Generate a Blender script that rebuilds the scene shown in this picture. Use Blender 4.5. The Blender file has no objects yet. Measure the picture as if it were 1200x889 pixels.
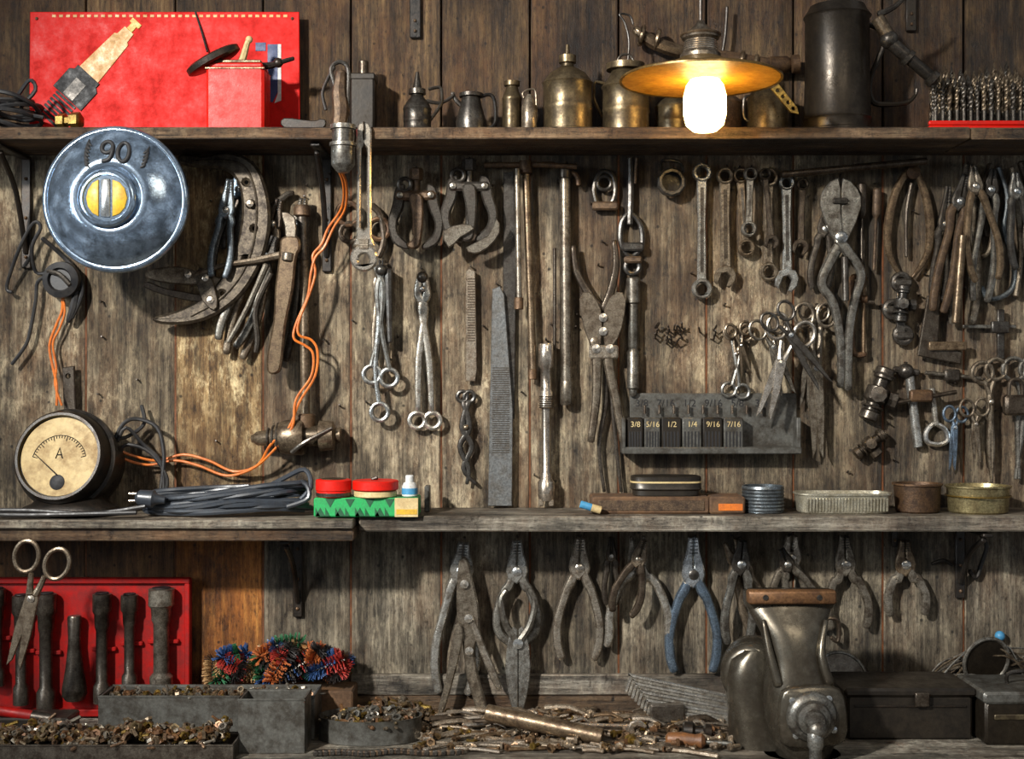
import bpy, bmesh, math, random
from mathutils import Vector, Matrix
from mathutils.geometry import tessellate_polygon
random.seed(7)
R=random.random
def U(a,b): return a+(b-a)*random.random()
S=0.0016; D=1500.0; CX=600.0; CY=444.0; H=1.55
pi=math.pi
scn=bpy.context.scene

# ------------------------------------------------------------ materials
def lin(c):
    o=[]
    for x in c[:3]:
        x/=255.0
        o.append(x/12.92 if x<=0.04045 else ((x+0.055)/1.055)**2.4)
    return (o[0],o[1],o[2],1.0)
def newmat(name):
    m=bpy.data.materials.new(name); m.use_nodes=True
    nt=m.node_tree; b=nt.nodes['Principled BSDF']
    return m,nt,b
def ramp(nt,fac,stops):
    r=nt.nodes.new('ShaderNodeValToRGB'); e=r.color_ramp.elements
    while len(e)<len(stops): e.new(0.5)
    for i,(p,c) in enumerate(stops):
        e[i].position=p; e[i].color=c if len(c)==4 else (c[0],c[1],c[2],1)
    nt.links.new(fac,r.inputs['Fac']); return r
def mixc(nt,fac,a,b,mode='MIX'):
    m=nt.nodes.new('ShaderNodeMix'); m.data_type='RGBA'; m.blend_type=mode
    for idx,v in ((0,fac),(6,a),(7,b)):
        if isinstance(v,bpy.types.NodeSocket): nt.links.new(v,m.inputs[idx])
        else: m.inputs[idx].default_value=v
    return m.outputs[2]
G=lambda x:(x,x,x,1)
def noise(nt,co,scale,detail=4,rough=0.6,sc=(1,1,1),loc=(0,0,0)):
    mp=nt.nodes.new('ShaderNodeMapping'); mp.inputs['Scale'].default_value=sc; mp.inputs['Location'].default_value=loc
    nt.links.new(co,mp.inputs['Vector'])
    n=nt.nodes.new('ShaderNodeTexNoise'); n.inputs['Scale'].default_value=scale
    n.inputs['Detail'].default_value=detail; n.inputs['Roughness'].default_value=rough
    nt.links.new(mp.outputs[0],n.inputs['Vector']); return n.outputs['Fac']
def surf(name,col,col2=None,amt=0.4,rough=0.5,metal=0.0,scale=60,bump=0.15,spec=0.5,thr=0.5,edge=None,var=None):
    m,nt,b=newmat(name)
    tc=nt.nodes.new('ShaderNodeTexCoord').outputs['Object']
    n1=noise(nt,tc,scale,8,0.75)
    n2=noise(nt,tc,scale*6,4,0.7)
    c1=lin(col); c2=lin(col2) if col2 else tuple(x*0.5 for x in c1[:3])+(1,)
    f=ramp(nt,n1,[(max(0,thr-0.09),G(0)),(min(1,thr+0.10),G(amt))])
    c=mixc(nt,f.outputs[0],c1,c2)
    if var is None: var=0.5 if metal>0.3 else 0.8
    v=ramp(nt,n2,[(0.32,G(var)),(0.66,G(1.0+(1-var)*.4))])
    c=mixc(nt,1.0,c,v.outputs[0],'MULTIPLY')
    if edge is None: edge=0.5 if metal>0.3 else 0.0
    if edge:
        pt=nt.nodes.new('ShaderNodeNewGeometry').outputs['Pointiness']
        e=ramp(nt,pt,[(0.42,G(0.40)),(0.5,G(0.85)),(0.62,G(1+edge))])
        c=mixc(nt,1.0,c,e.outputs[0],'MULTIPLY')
        oi=nt.nodes.new('ShaderNodeObjectInfo').outputs['Random']
        t=ramp(nt,oi,[(0.0,(1.2,0.98,0.76,1)),(0.3,(.85,.82,.76,1)),(0.55,(.94,1.03,1.12,1)),(0.8,(1.3,1.29,1.25,1)),(1.0,(.95,.82,.66,1))])
        c=mixc(nt,.85,c,t.outputs[0],'MULTIPLY')
    nt.links.new(c,b.inputs['Base Color'])
    b.inputs['Metallic'].default_value=metal
    rr=ramp(nt,n1,[(0.35,G(rough*0.75)),(0.65,G(min(1,rough*1.4)))])
    nt.links.new(rr.outputs[0],b.inputs['Roughness'])
    b.inputs['Specular IOR Level'].default_value=spec
    if bump:
        bp=nt.nodes.new('ShaderNodeBump'); bp.inputs['Strength'].default_value=bump; bp.inputs['Distance'].default_value=0.002
        nt.links.new(n2,bp.inputs['Height']); nt.links.new(bp.outputs[0],b.inputs['Normal'])
    return m
def wood(name,dark,mid,light,patch,pamt=0.5,vary=0.5,axis='z',seed=0.0,stain=0.26,bump=0.9,warm=(96,66,40),wamt=0.45):
    m,nt,b=newmat(name)
    tc=nt.nodes.new('ShaderNodeTexCoord').outputs['Object']
    geo=nt.nodes.new('ShaderNodeNewGeometry').outputs['Random Per Island']
    cmb=nt.nodes.new('ShaderNodeCombineXYZ')
    mul=nt.nodes.new('ShaderNodeMath'); mul.operation='MULTIPLY'; mul.inputs[1].default_value=17.0
    nt.links.new(geo,mul.inputs[0])
    nt.links.new(mul.outputs[0],cmb.inputs[0]); nt.links.new(mul.outputs[0],cmb.inputs[2])
    add=nt.nodes.new('ShaderNodeVectorMath'); add.operation='ADD'
    nt.links.new(tc,add.inputs[0]); nt.links.new(cmb.outputs[0],add.inputs[1])
    co=add.outputs[0]
    sg=(1,1,0.05) if axis=='z' else (0.05,1,1)
    sd=(1,1,0.22) if axis=='z' else (0.22,1,1)
    g1=noise(nt,co,90,10,0.8,sg,(seed,0,0))
    g2=noise(nt,co,16,8,0.75,sd,(seed+3,0,0))
    g3=noise(nt,tc,3.0,8,0.7,(1,1,0.8),(seed+9,2,1))
    g4=noise(nt,tc,30,10,0.82,(1,1,0.5),(seed+5,1,4))
    g5=noise(nt,tc,260,5,0.75,(1,1,0.3) if axis=='z' else (.3,1,1),(seed,5,5))
    g6=noise(nt,co,7,8,0.75,(1,1,0.4),(seed+15,1,4))
    base=ramp(nt,g1,[(0.34,lin(dark)),(0.48,lin(mid)),(0.64,lin(light))]).outputs[0]
    wf=ramp(nt,g6,[(0.46,G(0)),(0.58,G(wamt))]).outputs[0]
    base=mixc(nt,wf,base,lin(warm))
    pf=ramp(nt,g4,[(0.50,G(0)),(0.60,G(pamt))]).outputs[0]
    gate=ramp(nt,g3,[(0.44,G(0.12)),(0.58,G(1.0))]).outputs[0]
    pf=mixc(nt,1.0,pf,gate,'MULTIPLY')
    base=mixc(nt,pf,base,lin(patch))
    st=ramp(nt,g2,[(0.36,G(stain)),(0.50,G(0.88)),(0.70,G(1.45))]).outputs[0]
    base=mixc(nt,1.0,base,st,'MULTIPLY')
    st2=ramp(nt,g3,[(0.35,(0.24,0.19,0.15,1)),(0.50,(.90,.87,.83,1)),(0.65,G(1.5))]).outputs[0]
    base=mixc(nt,1.0,base,st2,'MULTIPLY')
    dk=ramp(nt,g4,[(0.36,(0.14,0.11,0.08,1)),(0.46,G(1.0))]).outputs[0]
    base=mixc(nt,0.9,base,dk,'MULTIPLY')
    sp=ramp(nt,g5,[(0.34,G(0.25)),(0.46,G(1.0)),(0.62,G(1.1)),(0.72,G(1.6))]).outputs[0]
    base=mixc(nt,0.8,base,sp,'MULTIPLY')
    vo=nt.nodes.new('ShaderNodeTexVoronoi'); vo.inputs['Scale'].default_value=26; nt.links.new(co,vo.inputs['Vector'])
    vr=ramp(nt,vo.outputs['Distance'],[(0.05,G(0.15)),(0.10,G(1))]).outputs[0]
    base=mixc(nt,0.9,base,vr,'MULTIPLY')
    iv=ramp(nt,geo,[(0.0,(1-vary*0.6,1-vary*0.66,1-vary*0.75,1)),(0.5,(1,0.98,0.94,1)),(1.0,(1+vary*0.3,1+vary*0.3,1+vary*0.28,1))]).outputs[0]
    base=mixc(nt,1.0,base,iv,'MULTIPLY')
    nt.links.new(base,b.inputs['Base Color'])
    rr=ramp(nt,g4,[(0.4,G(0.42)),(0.6,G(0.75))]); nt.links.new(rr.outputs[0],b.inputs['Roughness'])
    b.inputs['Specular IOR Level'].default_value=0.4
    ad=nt.nodes.new('ShaderNodeMath'); ad.operation='ADD'
    nt.links.new(g1,ad.inputs[0]); nt.links.new(g4,ad.inputs[1])
    bp=nt.nodes.new('ShaderNodeBump'); bp.inputs['Strength'].default_value=bump; bp.inputs['Distance'].default_value=0.005
    nt.links.new(ad.outputs[0],bp.inputs['Height']); nt.links.new(bp.outputs[0],b.inputs['Normal'])
    return m
def emis(name,col,st):
    m,nt,b=newmat(name); b.inputs['Base Color'].default_value=lin(col)
    b.inputs['Emission Color'].default_value=lin(col); b.inputs['Emission Strength'].default_value=st
    return m

M={}
M['wall']=wood('plank_wall_wood',(40,34,27),(99,88,72),(160,148,126),(190,176,148),0.55,0.5)
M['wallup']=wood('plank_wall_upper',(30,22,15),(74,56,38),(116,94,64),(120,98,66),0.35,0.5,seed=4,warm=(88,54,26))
M['walllow']=wood('plank_wall_lower',(44,38,32),(102,95,83),(160,152,136),(184,175,154),0.55,0.5,seed=8,wamt=.32)
M['wallorange']=wood('plank_wall_orange',(70,42,18),(152,96,42),(200,142,72),(90,62,34),0.5,0.3,seed=12,warm=(142,82,30))
M['wallbrown']=wood('plank_wall_brown',(32,22,15),(88,60,36),(128,94,58),(120,98,66),0.35,0.4,seed=15)
M['peel']=wood('plank_wall_peeling',(42,29,18),(114,88,56),(166,142,102),(212,194,154),0.95,0.3,seed=21)
M['seam']=surf('seam_wood',(104,58,22),(30,18,10),0.6,0.8,scale=20)
M['shelf']=wood('shelf_wood',(32,24,17),(80,63,46),(122,101,78),(138,119,94),0.4,0.3,axis='x',seed=2)
M['shelfg']=wood('shelf_grey_wood',(46,42,38),(106,100,91),(158,153,142),(172,166,150),0.55,0.3,axis='x',seed=6,wamt=.3)
M['bench']=wood('bench_wood',(44,41,37),(114,109,100),(170,164,152),(192,188,174),0.6,0.3,axis='x',seed=9,wamt=.25)
M['floor']=surf('floor_concrete',(70,64,58),(45,40,36),0.6,0.85,scale=6)
M['steel']=surf('worn_steel',(168,165,158),(78,66,54),0.8,0.28,0.8,70)
M['steel2']=surf('dull_steel',(134,129,120),(60,50,41),0.85,0.32,0.75,60)
M['bright']=surf('bright_steel',(200,200,198),(110,102,92),0.6,0.22,0.9,60,0.08)
M['dark']=surf('dark_steel',(82,77,71),(40,32,26),0.85,0.31,0.7,60)
M['black']=surf('blackened_iron',(36,34,32),(54,43,34),0.5,0.34,0.5,60)
M['rust']=surf('rusty_iron',(94,74,55),(50,36,27),0.85,0.46,0.5,70,0.4)
M['brown']=surf('brown_patina_steel',(116,102,84),(58,45,34),0.9,0.32,0.68,55)
M['blue']=surf('blued_steel',(118,132,146),(62,62,64),0.7,0.3,0.8,60)
M['rasp']=surf('rasp_steel',(124,126,126),(76,70,62),0.7,0.4,0.6,50,edge=0)
M['vise']=surf('vise_iron',(98,92,81),(58,50,40),0.7,0.26,0.75,20,0.05,edge=0,var=.8)
M['clamp']=surf('speckled_clamp_steel',(90,80,66),(42,33,25),0.95,0.42,0.55,60,0.2,edge=0)
M['jaw']=surf('vise_jaw_rust',(130,94,62),(74,50,36),0.7,0.4,0.5,40,0.1,edge=0)
M['brass']=surf('brass',(150,124,62),(80,60,32),0.7,0.34,0.8,50,edge=0)
M['bronze']=surf('bronze_tin',(100,87,65),(48,38,28),0.8,0.34,0.7,40,var=.7)
M['jug']=surf('dark_tin',(54,47,38),(30,24,18),0.8,0.33,0.6,26,var=.8,edge=0)
M['chrome']=surf('chrome',(168,188,210),(66,72,76),0.7,0.11,0.9,42,0.10,thr=0.54,edge=0,var=.8)
M['redsign']=surf('red_enamel_sign',(196,18,9),(116,18,12),0.7,0.5,0,20,0.03,spec=.15,thr=0.60,var=.9)
M['red']=surf('red_paint',(196,24,12),(110,22,14),0.5,0.42,0,36,0.1,spec=.3,thr=0.6,var=.9)
M['reddk']=surf('red_panel_paint',(156,16,11),(84,14,12),0.6,0.45,0,26,0.1,spec=.3,var=.85)
M['green']=surf('green_print',(26,150,78),(20,110,60),0.5,0.5,0,60,0.05)
M['greendk']=surf('dark_green_print',(10,74,42),(10,60,36),0.5,0.5,0,60,0.05)
M['yellow']=surf('yellow_paint',(206,166,44),(140,100,34),0.5,0.45,0,50,0.08)
M['cream']=surf('aged_cream',(196,176,128),(150,122,78),0.6,0.5,0,40,0.05)
M['dial']=surf('aged_dial_paper',(172,148,98),(116,88,52),0.8,0.4,0,20,0.0,spec=.2,var=.85,thr=.52)
M['tan']=surf('ceramic_tan',(200,152,80),(150,104,50),0.5,0.45,0,40,0.05)
M['rubber']=surf('black_rubber',(32,32,34),(50,45,40),0.5,0.42,0,60,0.1)
M['cable']=surf('grey_cable',(50,55,62),(26,26,28),0.5,0.34,0,60,0.05)
M['orange']=surf('orange_wire',(206,110,34),(140,66,22),0.5,0.5,0,60,0.05)
M['white']=surf('white_enamel',(200,202,200),(140,134,124),0.5,0.4,0,40,0.05)
M['bluep']=surf('blue_print',(30,50,96),(24,44,80),0.5,0.45,0,40,0.05)
M['skyb']=surf('sky_blue_plastic',(70,140,180),(50,100,140),0.5,0.4,0,40,0.05)
M['ink']=surf('ink_black',(16,15,18),(28,26,24),0.5,0.6,0,40,0.0)
M['cardbd']=surf('brown_cardboard',(98,70,44),(54,38,26),0.7,0.7,0,36,0.2)
M['tool']=surf('toolbox_paint',(52,46,39),(26,22,18),0.8,0.36,0.4,26,0.1,var=.8,edge=0)
M['grey']=surf('grey_paint',(98,97,92),(50,44,36),0.9,0.4,0.4,30,0.1,var=.7,edge=0)
M['shadein']=surf('lampshade_enamel',(214,156,54),(160,100,32),0.7,0.4,0.0,36,0.05)
M['shadeout']=surf('lampshade_brass',(134,106,58),(70,54,34),0.8,0.36,0.6,36,0.1,edge=0)
M['handle']=surf('wood_handle',(120,78,44),(66,42,26),0.7,0.45,0,50,0.2)
M['tinb']=surf('tinned_brass',(176,162,118),(98,82,56),0.7,0.3,0.8,50,edge=0)
M['tins']=surf('silvery_tin',(206,200,180),(130,118,90),0.6,0.3,0.7,50,edge=0)
M['bulb']=emis('glowing_bulb',(255,212,130),17.0)

# ------------------------------------------------------------ geometry builder
def cat(pts,n,closed=False):
    L=len(pts)
    if L<3 or n<=1: return [tuple(p) for p in pts]
    out=[]
    rng=L if closed else L-1
    for i in range(rng):
        if closed: a,b,c,d=pts[(i-1)%L],pts[i],pts[(i+1)%L],pts[(i+2)%L]
        else: a,b,c,d=pts[max(i-1,0)],pts[i],pts[i+1],pts[min(i+2,L-1)]
        for j in range(n):
            t=j/n; t2=t*t; t3=t2*t
            out.append(tuple(0.5*((2*b[k])+(c[k]-a[k])*t+(2*a[k]-5*b[k]+4*c[k]-d[k])*t2+(3*b[k]-a[k]-3*c[k]+d[k])*t3) for k in range(len(b))))
    if not closed: out.append(tuple(pts[-1]))
    return out
def circ(u,v,r,n=20,a0=0,rv=None):
    rv=rv or r
    return [(u+r*math.cos(a0+2*pi*i/n),v+rv*math.sin(a0+2*pi*i/n)) for i in range(n)]
def area(p): return sum(p[i][0]*p[(i+1)%len(p)][1]-p[(i+1)%len(p)][0]*p[i][1] for i in range(len(p)))/2
def inset(p,b):
    n=len(p); o=[]
    for i in range(n):
        a=Vector(p[i-1][:2]); c=Vector(p[i][:2]); d=Vector(p[(i+1)%n][:2])
        e1=(c-a); e2=(d-c)
        if e1.length<1e-6 or e2.length<1e-6: o.append((c.x,c.y)); continue
        e1.normalize(); e2.normalize()
        n1=Vector((-e1.y,e1.x)); n2=Vector((-e2.y,e2.x)); m=n1+n2
        if m.length<0.3: m=n1
        else: m=m/(max(0.5,m.length_squared/2))
        o.append((c.x+m.x*b,c.y+m.y*b))
    return o
class Ob:
    def __init__(s,name,d=8):
        s.name=name; s.d=d; s.k=(D-d)/D
        s.V=[];s.F=[];s.MI=[];s.mats=[]
        s.at()
    def at(s,u=0,v=0,a=0,sc=1,w=0,fx=1):
        s.t=(u,v,math.cos(a),math.sin(a),sc,w,fx); return s
    def mi(s,m):
        if m not in s.mats: s.mats.append(m)
        return s.mats.index(m)
    def add(s,vs,fs,mat):
        u,v,c,sn,sc,w,fx=s.t; b=len(s.V)
        for p in vs:
            x=p[0]*sc*fx; y=p[1]*sc; z=(p[2] if len(p)>2 else 0)*sc+w
            X=u+x*c-y*sn; Y=v+x*sn+y*c
            s.V.append(((X-CX)*s.k*S,-(s.d+z*s.k)*S,H+(CY-Y)*s.k*S))
        i=s.mi(mat)
        for f in fs: s.F.append([b+q for q in f]); s.MI.append(i)
        return s
    def plate(s,pts,th,mat,holes=(),w=0,bev=1.0,sm=0):
        loops=[]
        for i,l in enumerate([pts]+list(holes)):
            l=[tuple(q[:2]) for q in l]
            if sm and i==0: l=cat(l,sm,True)
            ar=area(l)
            if (i==0 and ar<0) or (i>0 and ar>0): l=l[::-1]
            loops.append(l)
        flat=[q for l in loops for q in l]; n=len(flat)
        tri=tessellate_polygon([[Vector((q[0],q[1],0)) for q in l] for l in loops])
        bev=min(bev,th*0.45)
        ins=[q for l in loops for q in inset(l,bev)]
        vs=[(q[0],q[1],w) for q in flat]+[(q[0],q[1],w+th-bev) for q in flat]+[(q[0],q[1],w+th) for q in ins]
        fs=[]
        for t in tri: fs.append([t[0]+2*n,t[1]+2*n,t[2]+2*n]); fs.append([t[2],t[1],t[0]])
        o=0
        for l in loops:
            L=len(l)
            for i in range(L):
                a=o+i;b=o+(i+1)%L
                fs.append([a,b,b+n,a+n]); fs.append([a+n,b+n,b+2*n,a+2*n])
            o+=L
        return s.add(vs,fs,mat)
    def box(s,u0,v0,u1,v1,w0,w1,mat,b=1.0):
        b=min(b,abs(u1-u0)*.3,abs(v1-v0)*.3)
        if u0>u1:u0,u1=u1,u0
        if v0>v1:v0,v1=v1,v0
        p=[(u0+b,v0),(u1-b,v0),(u1,v0+b),(u1,v1-b),(u1-b,v1),(u0+b,v1),(u0,v1-b),(u0,v0+b)]
        return s.plate(p,w1-w0,mat,w=w0,bev=b)
    def tube(s,pts,r,mat,seg=8,fl=1.0,sm=4,closed=False,cap=True):
        pts=[(p[0],p[1],p[2] if len(p)>2 else 0) for p in pts]
        if not hasattr(r,'__len__'): r=[r]*len(pts)
        q=cat([p+(rr,) for p,rr in zip(pts,r)],sm,closed)
        P=[Vector(x[:3]) for x in q]; rr=[max(x[3],0.05) for x in q]
        n=len(P)
        if not closed and cap:
            t0=(P[0]-P[1]).normalized(); t1=(P[-1]-P[-2]).normalized()
            P=[P[0]+t0*rr[0]*0.4]+P+[P[-1]+t1*rr[-1]*0.4]; rr=[rr[0]*0.6]+rr+[rr[-1]*0.6]; n+=2
        vs=[];fs=[]; pb=None
        for i in range(n):
            if closed: t=P[(i+1)%n]-P[i-1]
            else: t=P[min(i+1,n-1)]-P[max(i-1,0)]
            if t.length<1e-6: t=Vector((0,1,0))
            t.normalize()
            ref=pb if pb is not None else (Vector((0,0,1)) if abs(t.z)<0.9 else Vector((1,0,0)))
            if abs(t.z)<0.7 and fl!=1.0: ref=Vector((0,0,1))
            bb=ref-t*ref.dot(t)
            if bb.length<1e-4: bb=Vector((1,0,0))-t*t.x
            bb.normalize(); nn=t.cross(bb); pb=bb
            for j in range(seg):
                a=2*pi*j/seg
                vs.append(tuple(P[i]+nn*(rr[i]*math.cos(a))+bb*(rr[i]*fl*math.sin(a))))
        m=n if closed else n-1
        for i in range(m):
            for j in range(seg):
                a=i*seg+j;b=i*seg+(j+1)%seg;c=((i+1)%n)*seg
                fs.append([a,b,c+(j+1)%seg,c+j])
        if not closed: fs.append(list(range(seg))[::-1]); fs.append([(n-1)*seg+j for j in range(seg)])
        return s.add(vs,fs,mat)
    def lathe(s,prof,c,mat,axis=(0,-1,0),seg=24,rs=1.0,a0=0):
        ax=Vector(axis).normalized(); c=Vector((c[0],c[1],c[2] if len(c)>2 else 0))
        ref=Vector((0,0,1)) if abs(ax.z)<0.8 else Vector((1,0,0))
        b=(ref-ax*ref.dot(ax)).normalized(); n=ax.cross(b)
        vs=[];fs=[];L=len(prof)
        for r,h in prof:
            r=max(r,0.02)
            for j in range(seg):
                a=a0+2*pi*j/seg
                vs.append(tuple(c+ax*h+n*(r*math.cos(a))+b*(r*rs*math.sin(a))))
        for i in range(L-1):
            for j in range(seg):
                fs.append([i*seg+j,i*seg+(j+1)%seg,(i+1)*seg+(j+1)%seg,(i+1)*seg+j])
        if prof[0][0]>0.1: fs.append(list(range(seg))[::-1])
        if prof[-1][0]>0.1: fs.append([(L-1)*seg+j for j in range(seg)])
        return s.add(vs,fs,mat)
    def cyl(s,c,r,h,mat,axis=(0,-1,0),seg=20,b=None):
        b=b if b is not None else min(r,h)*0.15
        return s.lathe([(r-b,0),(r,b),(r,h-b),(r-b,h)],c,mat,axis,seg)
    def torus(s,c,Rr,r,mat,axis=(0,0,1),seg=24,sg=8,sx=1.0):
        ax=Vector(axis).normalized(); c=Vector((c[0],c[1],c[2] if len(c)>2 else 0))
        ref=Vector((0,1,0)) if abs(ax.y)<0.8 else Vector((1,0,0))
        b=(ref-ax*ref.dot(ax)).normalized(); n=ax.cross(b)
        vs=[];fs=[]
        for i in range(seg):
            a=2*pi*i/seg; dr=n*(math.cos(a)*sx)+b*math.sin(a)
            for j in range(sg):
                t=2*pi*j/sg
                vs.append(tuple(c+dr*Rr+dr.normalized()*(r*math.cos(t))+ax*(r*math.sin(t))))
        for i in range(seg):
            for j in range(sg):
                fs.append([i*sg+j,i*sg+(j+1)%sg,((i+1)%seg)*sg+(j+1)%sg,((i+1)%seg)*sg+j])
        return s.add(vs,fs,mat)
    def ball(s,c,r,mat,ry=None,rz=None,seg=16):
        ry=ry or r; rz=rz or r; c=(c[0],c[1],c[2] if len(c)>2 else 0)
        vs=[];fs=[];n=seg//2
        for i in range(n+1):
            t=pi*i/n
            for j in range(seg):
                a=2*pi*j/seg
                vs.append((c[0]+r*math.sin(t)*math.cos(a),c[1]-ry*math.cos(t),c[2]+rz*math.sin(t)*math.sin(a)))
        for i in range(n):
            for j in range(seg):
                fs.append([i*seg+j,i*seg+(j+1)%seg,(i+1)*seg+(j+1)%seg,(i+1)*seg+j])
        return s.add(vs,fs,mat)
    def loft(s,secs,mat,seg=28,p=3.0):
        vs=[];fs=[];L=len(secs)
        for (v,uc,hw,wc,hd) in secs:
            for j in range(seg):
                a=2*pi*j/seg; ca,sa=math.cos(a),math.sin(a)
                vs.append((uc+hw*math.copysign(abs(ca)**(2/p),ca),v,wc+hd*math.copysign(abs(sa)**(2/p),sa)))
        for i in range(L-1):
            for j in range(seg):
                fs.append([i*seg+j,i*seg+(j+1)%seg,(i+1)*seg+(j+1)%seg,(i+1)*seg+j])
        fs.append(list(range(seg))[::-1]); fs.append([(L-1)*seg+j for j in range(seg)])
        return s.add(vs,fs,mat)
    def drill(s,u,v0,v1,r,mat,w=0):
        vs=[];fs=[];n=16;sg=8;tw=abs(v1-v0)/(r*3.2)
        for i in range(n+1):
            t=i/n; rr=r*(0.05+min(1,t*8)) if t<0.12 else r
            for j in range(sg):
                a=2*pi*j/sg; q=rr*(0.55+0.45*abs(math.cos(a))); aa=a+tw*t*2
                vs.append((u+q*math.cos(aa),v0+(v1-v0)*t,w+q*math.sin(aa)))
        for i in range(n):
            for j in range(sg): fs.append([i*sg+j,i*sg+(j+1)%sg,(i+1)*sg+(j+1)%sg,(i+1)*sg+j])
        return s.add(vs,fs,mat)
    def tray(s,u0,v0,u1,v1,w0,w1,th,mat):
        s.box(u0,v0,u1,v1,w1-th,w1,mat,0.6); s.box(u0,v0,u1,v1,w0,w0+th,mat,0.6)
        s.box(u0,v0,u0+th,v1,w0+th,w1-th,mat,0.3); s.box(u1-th,v0,u1,v1,w0+th,w1-th,mat,0.3)
        s.box(u0+th,v1-th,u1-th,v1,w0+th,w1-th,mat,0.3)
        s.tube([(u0,v0,w0),(u1,v0,w0),(u1,v0,w1),(u0,v0,w1)],1.3,mat,sm=1,closed=True,seg=6); return s
    def text(s,txt,u,v,size,mat,w=0,th=0.3):
        cu=bpy.data.curves.new('t','FONT'); cu.body=txt; cu.size=size; cu.align_x='CENTER'; cu.align_y='CENTER'; cu.resolution_u=6
        cu.extrude=th
        ob=bpy.data.objects.new('t',cu); scn.collection.objects.link(ob)
        dg=bpy.context.evaluated_depsgraph_get(); me=ob.evaluated_get(dg).to_mesh()
        vs=[(q.co.x+u,-q.co.y+v,q.co.z+w) for q in me.vertices]; fs=[list(p.vertices) for p in me.polygons]
        s.add(vs,fs,mat); ob.evaluated_get(dg).to_mesh_clear(); bpy.data.objects.remove(ob); return s
    def done(s,ang=38,center=True):
        me=bpy.data.meshes.new(s.name)
        V=s.V
        c=Vector((0,0,0))
        if center:
            c=Vector([(min(v[i] for v in V)+max(v[i] for v in V))/2 for i in range(3)])
        me.from_pydata([Vector(v)-c for v in V],[],s.F)
        for m in s.mats: me.materials.append(M[m])
        for i,p in enumerate(me.polygons): p.material_index=s.MI[i]; p.use_smooth=True
        bm=bmesh.new(); bm.from_mesh(me)
        bmesh.ops.remove_doubles(bm,verts=bm.verts,dist=2e-6)
        bmesh.ops.recalc_face_normals(bm,faces=bm.faces)
        bm.to_mesh(me); bm.free()
        me.set_sharp_from_angle(angle=math.radians(ang))
        ob=bpy.data.objects.new(s.name,me); ob.location=c
        scn.collection.objects.link(ob); return ob
def fall(p0,p1):
    du=p1[0]-p0[0]; dv=p1[1]-p0[1]; return math.atan2(-du,dv),math.hypot(du,dv)

TOPV=168.7; MIDV=594.0; BENV=835.0
def bs(real,d): return CY+(real-CY)*D/(D-d)

# ------------------------------------------------------------ room
seams=[-512,-410,-308,-206,-104,-3,100,205,308,411,517,621,725,828,930,1035,1130,1235,1338,1440,1544,1648]
wl=Ob('wall_back',0)
for i in range(len(seams)-1):
    a=seams[i]+1.2; b=seams[i+1]-1.2
    off=U(-1.2,0)
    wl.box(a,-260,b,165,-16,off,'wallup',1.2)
    wl.box(a,165,b,600,-16,off,'peel' if i==7 else 'wall',1.2)
    m='walllow'
    if i==7: m='wallorange'
    if i in (5,6): m='wallbrown'
    wl.box(a,600,b,1412,-16,off,m,1.2)
wl.box(-512,-260,1648,1412,-22,-16.5,'seam',0.1)
for i in range(5,17): wl.box(seams[i]-1.1,165,seams[i]+1.1,835,-16.4,-2.2,'seam',0.1)
wl.done(center=False)
f=Ob('floor',0); f.box(-900,1413,2000,1440,-30,1900,'floor',0.5); f.done(center=False)

sh=Ob('upper_shelf',0)
sh.box(-300,168.7,1100,181.5,0.5,104,'shelf',1.2); sh.box(1101,168.7,1500,181.5,0.5,101,'shelf',1.2)
sh.done()
sh=Ob('middle_shelf',0)
sh.box(432,594,1500,611,0.5,95,'shelfg',1.6)
sh.box(-300,596,428,605,0.5,118,'shelfg',1.2)
sh.box(-300,605.5,428,619,0.5,112,'shelf',1.2)
sh.done()
be=Ob('workbench',0)
for i in range(4): be.box(-300,835,1500,862,0.5+i*95,94.5+i*95,'bench',1.5)
be.box(-300,862,1500,930,320,345,'bench',1.5)
for u in (-250,560,1400):
    be.box(u,862,u+60,1413,300,345-25,'bench',2); be.box(u,862,u+60,1413,20,60,'bench',2)
be.done()
t=Ob('trim_1',0); t.box(412,788,1500,812,0.4,7,'shelfg',1.4); t.box(412,813,1500,834.5,0.4,5,'shelf',1.4); t.done()

def bracket(u,v0,v1,wid=11,depth=90):
    o=Ob('shelf_bracket',3)
    o.box(u-wid/2,v0,u+wid/2,v1,-2,2,'black',1)
    o.tube([(u,v1-18,2),(u,v0+ (v1-v0)*0.35,depth*0.35),(u,v0+8,depth*0.85)],3.2,'black',sm=5)
    o.box(u-wid/2,v0,u+wid/2,v0+4,2,depth,'black',1)
    for q in (0.2,0.55,0.9): o.ball((u,v0+(v1-v0)*q,2.5),2.2,'rust',seg=8)
    return o.done()
bracket(31,183,314); bracket(383,183,318); bracket(349,622,722); bracket(1125,614,700)
for (a_,b_,c_,d_) in ((480,-10,493,44),(1062,-10,1074,36),(1045,614,1052,640)):
    o=Ob('wall_hanger_plate',4); o.box(a_,b_,c_,d_,-3,1,'black',1); o.ball(((a_+c_)/2,d_-8,1.5),2,'rust',seg=8); o.ball(((a_+c_)/2,d_-20,1.5),2,'rust',seg=8); o.done()

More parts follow.
